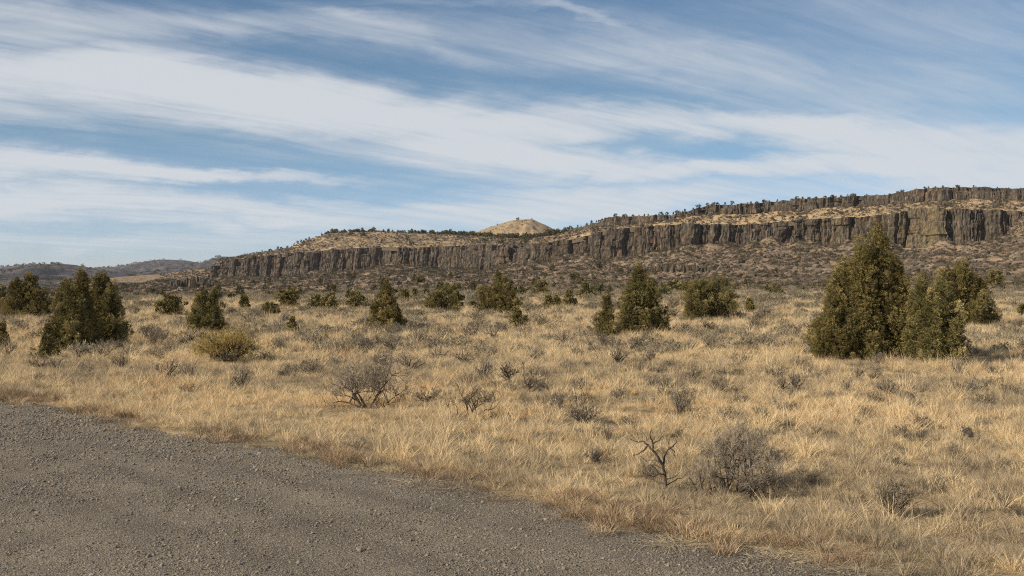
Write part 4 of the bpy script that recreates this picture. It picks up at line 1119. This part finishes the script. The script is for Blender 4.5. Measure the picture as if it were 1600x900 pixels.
stick_shrub('small twisted snag with a bare S-shaped stem at the gravel edge', 1041, 772, [
    (3.4, 2.4, [(1041, 775, 0), (1040, 748, 2), (1036, 728, 0), (1028, 714, -4), (1020, 703, -4)]),
    (2.2, .8, [(1020, 703, -4), (1012, 696, 0), (1004, 706, 5), (996, 712, 10), (990, 714, 12)]),
    (2.0, .7, [(1014, 697, 0), (1005, 690, 8), (998, 693, 14), (988, 690, 18)]),
    (2.0, .7, [(1020, 703, -4), (1019, 690, -8), (1014, 680, -12), (1016, 668, -14)]),
    (1.6, .6, [(1020, 692, -8), (1028, 686, -12), (1036, 678, -18)]),
    (2.2, 1.0, [(1036, 728, 0), (1040, 712, 8), (1048, 702, 14), (1055, 700, 16)]),
    (1.2, .5, [(1050, 702, 14), (1057, 708, 16), (1056, 716, 18)]),
    (1.3, .5, [(1054, 700, 16), (1060, 694, 20), (1058, 686, 24)]),
    (1.4, .5, [(1037, 742, 1), (1028, 738, -9), (1020, 742, -16), (1010, 738, -22)]),
    (1.3, .5, [(1041, 750, 1), (1052, 744, -9), (1060, 735, -14)]),
    (1.2, .5, [(1038, 735, 1), (1026, 728, 10), (1018, 730, 16)]),
    (1.0, .4, [(1012, 696, 0), (1010, 684, 3), (1004, 676, 5)]), (1.0, .4, [(1048, 702, 14), (1046, 690, 10), (1050, 680, 12)]),
    (1.2, .4, [(1040, 758, 1), (1022, 752, 14), (1004, 748, 26), (992, 752, 30)]), (1.2, .4, [(1041, 760, 1), (1056, 752, 10), (1070, 748, 14), (1078, 738, 16)]),
    (1.0, .4, [(1040, 765, 1), (1018, 764, 24), (1000, 760, 36)]), (1.0, .4, [(1036, 728, 0), (1026, 720, 8), (1012, 722, 14), (1002, 716, 20)]),
    (1.0, .4, [(1041, 764, 1), (1062, 764, 20), (1074, 756, 24)]), (.9, .4, [(1028, 738, -9), (1022, 728, -14), (1014, 724, -18)])])
snag('largest round grey twiggy bush, dark crooked limbs inside, near the gravel', 1152, 776, 116, 106, 405, 7, 5, .24, .04, 3.0, kids=(2, 4), name='twiggy_bush', twigs=760, dirs=[(-1.1, .1, .9), (-.5, -.3, 1), (0, .4, 1), (.4, -.2, 1), (.9, .1, .9), (1.3, .2, .5), (-.9, .4, .6)])
snag('grey bramble leaning on the near side of the largest twiggy bush', 1098, 776, 60, 58, 406, 5, 3, .24, .02, 1.6, name='twiggy_bush', twigs=330, kids=(2, 3))

# the rest of the countable sagebrush, copies of eight kinds
SV = []
for i in range(8):
    coarse = i >= 4
    fm, sm = sage_parts(500 + i, 1.35, 1.0, leaf=.16 if not coarse else .24, ntip=220 if not coarse else 110, coarse=coarse, mat='sage' if i % 3 else 'dark_sage' if i == 3 else 'sage')
    SV.append((fm, sm))
protos = []
def sage_copy(x, y, z, h, k, label, group, rg):
    r = None
    if k >= len(protos) or protos[k] is None:
        while len(protos) <= k: protos.append(None)
        r = bpy.data.objects.new('sagebrush', None); C.objects.link(r)
        link('foliage', SV[k][0], r); link('stem', SV[k][1], r)
        protos[k] = r
    else:
        r = protos[k].copy(); C.objects.link(r)
        for ch in protos[k].children:
            c = ch.copy(); C.objects.link(c); c.parent = r
    CLEAR.append((x, y, h * 1.2))
    r.location = (x, y, z - .02); r.rotation_euler = (0, 0, rg.uniform(0, 6.28)); s = h; r.scale = (s * rg.uniform(.8, 1.3), s * rg.uniform(.8, 1.3), s)
    tag(r, label, 'bush', group)
g3 = np.random.default_rng(91)
ZN = [(-30, 240, 'about the crowded junipers'), (240, 470, 'about the rabbitbrush and the leaning juniper'), (470, 680, 'about the conical juniper'),
      (680, 900, 'in front of the wide peaked juniper'), (900, 1060, 'about the broad juniper and its slim neighbour'), (1060, 1270, 'between the ball-shaped and the tallest juniper'), (1270, 1640, 'about the tallest juniper')]
taken = [(px, yb) for (_, px, yb, *_r) in NS]
cnt = 0
for band_, (y0, y1, nn, hlo, hhi) in enumerate(((480, 506, 78, 10, 18), (504, 545, 92, 16, 30), (545, 640, 96, 15, 32), (640, 860, 40, 14, 34))):
    for i in range(nn):
        for _ in range(20):
            px = g3.uniform(-30, 1640); yp = g3.uniform(y0, y1)
            if yp > 600 and px < 520 + (yp - 600) * 4.5: continue
            if all(abs(px - a) > 24 or abs(yp - b) > 9 for a, b in taken): break
        else: continue
        x, y, z = drop(px, yp)
        if in_lot(x, y + -.6): continue
        taken.append((px, yp))
        hh_ = g3.uniform(hlo, hhi); k_ = int(g3.choice([0, 1, 2, 3, 3])) if yp > 510 else int(g3.integers(4, 8))
        d2 = [(((px - a) / 1.0) ** 2 + ((yp - b) * 2.6) ** 2, a, b, nm) for a, b, nm in LM]
        dd_, la, lb, lname = min(d2)
        dxp, dyp = px - la, (yp - lb) * 2.6
        rel = ('toward the gravel from' if dyp > 0 else 'toward the cliff from') if abs(dyp) > abs(dxp) else 'beside'
        dist = 'close' if dd_ < 45 ** 2 else 'away' if dd_ < 100 ** 2 else 'far away'
        size = 'low' if (hh_ - hlo) / (hhi - hlo) < .33 else 'middling' if (hh_ - hlo) / (hhi - hlo) < .66 else 'tall'
        tone = 'dark grey' if k_ == 3 else ('pale grey', 'grey', 'brown grey', '', 'silvery', 'dull grey', 'ash grey', 'soft grey')[k_]
        sage_copy(x, y, z, hh_ * y / FPX, k_, f'{size} {tone} sagebrush {dist} {rel} {lname}', 'sagebrush spread over the plain', g3)
        cnt += 1
print('sage copies', cnt)

# sagebrush beyond counting, out to the foot of the talus
def soup(name, seed, n, W, H, mat, size):
    g = np.random.default_rng(seed)
    a = g.uniform(0, 6.28, n); q = np.sqrt(g.random(n))
    o = np.stack([np.cos(a) * q * W / 2, np.sin(a) * q * W / 2, H * .65 * np.sqrt(1 - .8 * q * q) * g.uniform(.25, 1, n)], -1)
    dv = np.stack([o[:, 0] / W, o[:, 1] / W, np.full(n, .8)], -1) + g.normal(0, .2, (n, 3))
    V, F, tn = place_sprays(g, TSB, o, dv, np.full(n, size), g.random(n))
    return make_mesh(name, V, F, False, {'tint': tn}, [mat])
bm_ = [soup('sagebrush_mass', 600 + i, 60, 1.3, 1.0, M['plainbrush'], .30) for i in range(4)]
x, y = sample(12500, 36, 420, 1.05, -200, 1800)
pt = fbm(x / 14, y / 26, 3)
keep = (g.random(len(x)) < np.clip(.30 + 1.5 * pt + .25 * np.clip((y - 60) / 120, 0, 1), .03, 1))
x, y = x[keep], y[keep]
s_ = g.uniform(.35, .85, len(x)) * np.clip(y / 90, .8, 1.7)
scatter('distant_sagebrush', np.stack([x, y, hgt(x, y) - .03], -1), np.stack([0 * x, 0 * x, g.uniform(0, 6.28, len(x))], -1), np.stack([s_, s_, s_ * .85], -1),
        g.integers(0, 4, len(x)), np.clip(g.normal(.5, .24, len(x)), 0, 1), bm_)

# the dry grass and its litter
g = np.random.default_rng(505)
x, y = sample(62000, 7.6, 210, 1.25)
e = y - edge_y(x)
pt = patch(x, y)
keep = (g.random(len(x)) < .8) & (e > -.45 + 1.2 * g.random(len(x)) ** .8 + 1.1 * fbm(x / .8, y / .9, 3)) & (g.random(len(x)) < np.clip(.60 + 1.9 * pt, .08, 1))
for (cx_, cy_, cw_) in CLEAR:                 # grass stays thin at the feet of the shrubs
    near_ = (np.abs(x - cx_) < .50 * cw_) & (y > cy_ - 1.1 * cw_ - .25) & (y < cy_ + .35 * cw_)
    keep &= ~(near_ & (g.random(len(x)) < .82))
x, y, e, pt = x[keep], y[keep], e[keep], pt[keep]
far = np.clip(y / 15, 1, 30) ** .42
big = fbm(x / 7 + 40, y / 9, 3)
sc = g.uniform(.55, 1.15, len(x)) * (1 + .5 * pt) * far * np.where(e < 1.2, .9, 1.0)
idx = np.where(g.random(len(x)) < np.clip(.5 + 1.2 * pt, .15, .85), g.integers(0, 3, len(x)), g.integers(3, 6, len(x)))
idx = np.where(g.random(len(x)) < .07, g.integers(6, 8, len(x)), idx)
tint = np.clip(.47 + .75 * big + .6 * pt + .5 * fbm(x * 1.3, y * 1.1, 2) + .16 * g.normal(size=len(x)) + .22 * np.exp(-(e / .8) ** 2), 0, 1)
scl = np.stack([sc * 1.1, sc * 1.1, sc * np.where(y > 40, .56, .57) * np.exp(.22 * g.normal(size=len(x)))], -1)
rot = np.stack([g.normal(0, .1, len(x)), g.normal(0, .1, len(x)) + .06, g.uniform(0, 6.28, len(x))], -1)
scatter('dry_grass', np.stack([x, y, hgt(x, y) - .01], -1), rot, scl, idx, tint, tufts)
N_TUFT = len(x)
x, y = sample(95000, 7.6, 75, 1.55)
e = y - edge_y(x)
keep = (e > -.2 + .7 * g.random(len(x)) + .9 * fbm(x / .8, y / .9, 3)) & (g.random(len(x)) < np.clip(.60 + 1.7 * fbm(x / 1.2 + 60, y / 1.5, 3), .06, 1))
for (cx_, cy_, cw_) in CLEAR:
    near_ = (np.abs(x - cx_) < .48 * cw_) & (y > cy_ - 1.0 * cw_ - .2) & (y < cy_ + .3 * cw_)
    keep &= ~(near_ & (g.random(len(x)) < .68))
x, y = x[keep], y[keep]
sc = g.uniform(.35, .95, len(x)) * np.clip(y / 15, 1, 30) ** .5
tint = np.clip(.32 + .7 * fbm(x / 6 + 40, y / 8, 3) + .75 * fbm(x * .9 + 11, y * .9, 3) + .22 * g.normal(size=len(x)), 0, 1)
scatter('short_grass', np.stack([x, y, hgt(x, y) - .01], -1), np.stack([g.normal(0, .25, len(x)), g.normal(.1, .25, len(x)), g.uniform(0, 6.28, len(x))], -1),
        np.stack([sc, sc, sc * g.uniform(.4, 1.0, len(x))], -1), g.integers(3, 6, len(x)), tint, tufts)

x, y = sample(42000, 7.6, 90, 1.15)
e = y - edge_y(x)
keep = (e > .1 - .9 * g.random(len(x)) ** 2 + .9 * fbm(x / .8, y / .9, 3))
x, y = x[keep], y[keep]
sc = g.uniform(.6, 1.2, len(x)) * np.clip(y / 15, 1, 30) ** .45
tint = np.clip(.24 + .5 * fbm(x / 5 + 9, y / 5, 3) + .5 * fbm(x * 1.1, y * 1.1 + 30, 3) + .18 * g.normal(size=len(x)), 0, 1)
scatter('straw_litter', np.stack([x, y, hgt(x, y) + .005], -1), np.stack([np.zeros(len(x)), np.zeros(len(x)), g.uniform(0, 6.28, len(x))], -1),
        np.stack([sc, sc, sc * .8], -1), g.integers(0, 3, len(x)), tint, mats_)

# brush and fallen rock on the talus and on the benches
hb = [soup('hillside_brush', 620 + i, 16, 1.3, 1.1, M['brush'], .5) for i in range(4)]
br = [rock_mesh('fallen_rock', 40 + i, M['boulder'], 1, .6) for i in range(5)]
def slope_pts(n, rg, lo=.0, hi=.995, pw=.8):
    px = rg.uniform(-120, 1720, n); t = lo + (hi - lo) * rg.random(n) ** pw
    df = tab(px, 7) * .75; dc_ = tab(px, 1)
    D = df + (dc_ - df) * t
    return (px - 800) / FPX * D, D, t
def bench_pts(n, rg, pa=250, pb=1700):
    px = rg.uniform(pa, pb, n); t = rg.uniform(0, 1, n)
    d0, yt_, D2_, yu = (tab(px, k) for k in (1, 3, 4, 5))
    D = d0 + 5 + (D2_ - 1) * t
    z = zrow(yt_, d0) - .2 + (zrow(yu, d0 + D2_) - zrow(yt_, d0)) * t ** .9
    x_ = (px - 800) / FPX * D
    return x_, D, z
x, y, t = slope_pts(38000, g, 0, .995, .62)
pt = fbm(x / 22 + 7, y / 60, 3)
keep = g.random(len(x)) < np.clip(.5 + 1.3 * pt, .08, 1)
x, y, t = x[keep], y[keep], t[keep]
s_ = g.uniform(.6, 2.5, len(x)) * np.clip(y / 900, .6, 1.3)
bx, by, bz = bench_pts(5600, g)
kb = (bx < 30) | (g.random(len(bx)) < .42); bx, by, bz = bx[kb], by[kb], bz[kb]
X_ = np.concatenate([x, bx]); Y_ = np.concatenate([y, by]); Z_ = np.concatenate([hgt(x, y) - .1, bz - .1]); S2 = np.concatenate([s_, g.uniform(.5, 2.2, len(bx))])
scatter('hillside_brush', np.stack([X_, Y_, Z_], -1), np.stack([0 * X_, 0 * X_, g.uniform(0, 6.28, len(X_))], -1), np.stack([S2, S2, S2], -1),
        g.integers(0, 4, len(X_)), np.clip(g.normal(.45, .27, len(X_)), 0, 1), hb)
gt_ = np.random.default_rng(77)
tpx = np.concatenate([gt_.uniform(508, 700, 210), gt_.uniform(700, 892, 330)])
tD = tab(tpx, 1) + tab(tpx, 4) + 4 + 95 * gt_.random(len(tpx)) ** 1.2
tz = zrow(tab(tpx, 6), tab(tpx, 1) + tab(tpx, 4)) - .5 - 12 * (tD - tab(tpx, 1) - tab(tpx, 4)) / 260
ths = gt_.uniform(4.0, 8.2, len(tpx)) * tD / FPX * np.where(tpx > 700, 1.25, 1.0)
scatter('treeline', np.stack([(tpx - 800) / FPX * tD, tD, tz], -1), np.stack([0 * tpx, 0 * tpx, gt_.uniform(0, 6.28, len(tpx))], -1), np.stack([ths * 1.1, ths * 1.1, ths], -1),
        gt_.integers(0, 8, len(tpx)), gt_.random(len(tpx)), FT)
x, y, t = slope_pts(30000, g, .2, 1.0, .6)
pt = fbm(x / 18 + 3, y / 50, 3)
keep = g.random(len(x)) < np.clip(.45 + 1.4 * pt + .3 * t, .05, 1)
x, y, t = x[keep], y[keep], t[keep]
s_ = np.clip(g.exponential(.55, len(x)) + .35, .3, 2.3)
bx, by, bz = bench_pts(7500, g)
kb = (bx < 30) | (g.random(len(bx)) < .35); bx, by, bz = bx[kb], by[kb], bz[kb]
X_ = np.concatenate([x, bx]); Y_ = np.concatenate([y, by]); Z_ = np.concatenate([hgt(x, y), bz]); S2 = np.concatenate([s_, np.clip(g.exponential(.5, len(bx)) + .3, .3, 2.4)])
scatter('talus_rubble', np.stack([X_, Y_, Z_], -1), g.uniform(0, 6.28, (len(X_), 3)) * np.array([.15, .15, 1]), np.stack([S2, S2, S2], -1),
        g.integers(0, 5, len(X_)), np.clip(g.beta(2, 2, len(X_)), 0, 1), br)

hx, hy, hz, hs = [], [], [], []
for (X, D, Z, amp), cnt_, s0 in zip(RIDGES, (2200, 1400, 2600, 2600, 420), (6.5, 5.5, 4.5, 3.6, 1.7)):
    i = g.integers(0, X.shape[0] - 12, cnt_); j = g.integers(0, X.shape[1] - 1, cnt_); f1, f2 = g.random(cnt_), g.random(cnt_)
    def lerp(A): return (A[i, j] * (1 - f1) + A[i + 1, j] * f1) * (1 - f2) + (A[i, j + 1] * (1 - f1) + A[i + 1, j + 1] * f1) * f2
    hx.append(lerp(X)); hy.append(lerp(D)); hz.append(lerp(Z)); hs.append(s0 * g.uniform(.5, 1.5, cnt_))
X_, Y_, Z_, S_ = (np.concatenate(q) for q in (hx, hy, hz, hs))
scatter('hill_scrub', np.stack([X_, Y_, Z_], -1), np.stack([0 * X_, 0 * X_, g.uniform(0, 6.28, len(X_))], -1), np.stack([S_ * 1.3, S_ * 1.3, S_], -1),
        g.integers(0, 4, len(X_)), np.clip(g.normal(.3, .2, len(X_)), 0, 1), hb)

# ------------------------------------------------------------------ haze
HAZE = 0.000025
if HAZE:
    m = bpy.data.materials.new('thin_haze'); m.use_nodes = True
    n = NT(m.node_tree)
    pv = n.new('ShaderNodeVolumePrincipled'); pv.inputs['Color'].default_value = (.80, .88, 1, 1); pv.inputs['Density'].default_value = HAZE; pv.inputs['Anisotropy'].default_value = 0.0
    out = n.new('ShaderNodeOutputMaterial'); n.l.new(pv.outputs[0], out.inputs['Volume'])
    x0, x1, y0, y1, z0, z1 = -9300, 9300, -60, 7700, -24, 160
    V = np.array([(x, y, z) for z in (z0, z1) for y in (y0, y1) for x in (x0, x1)], float)
    F = np.array([(0, 2, 3, 1), (4, 5, 7, 6), (0, 1, 5, 4), (2, 6, 7, 3), (0, 4, 6, 2), (1, 3, 7, 5)])
    tag(link('haze', make_mesh('haze', V, F, False, None, [m])), kind='stuff')
print('tufts', N_TUFT, 'tris', sum(sum(len(p.vertices) - 2 for p in me.polygons) for me in bpy.data.meshes if len(me.polygons) < 3000))
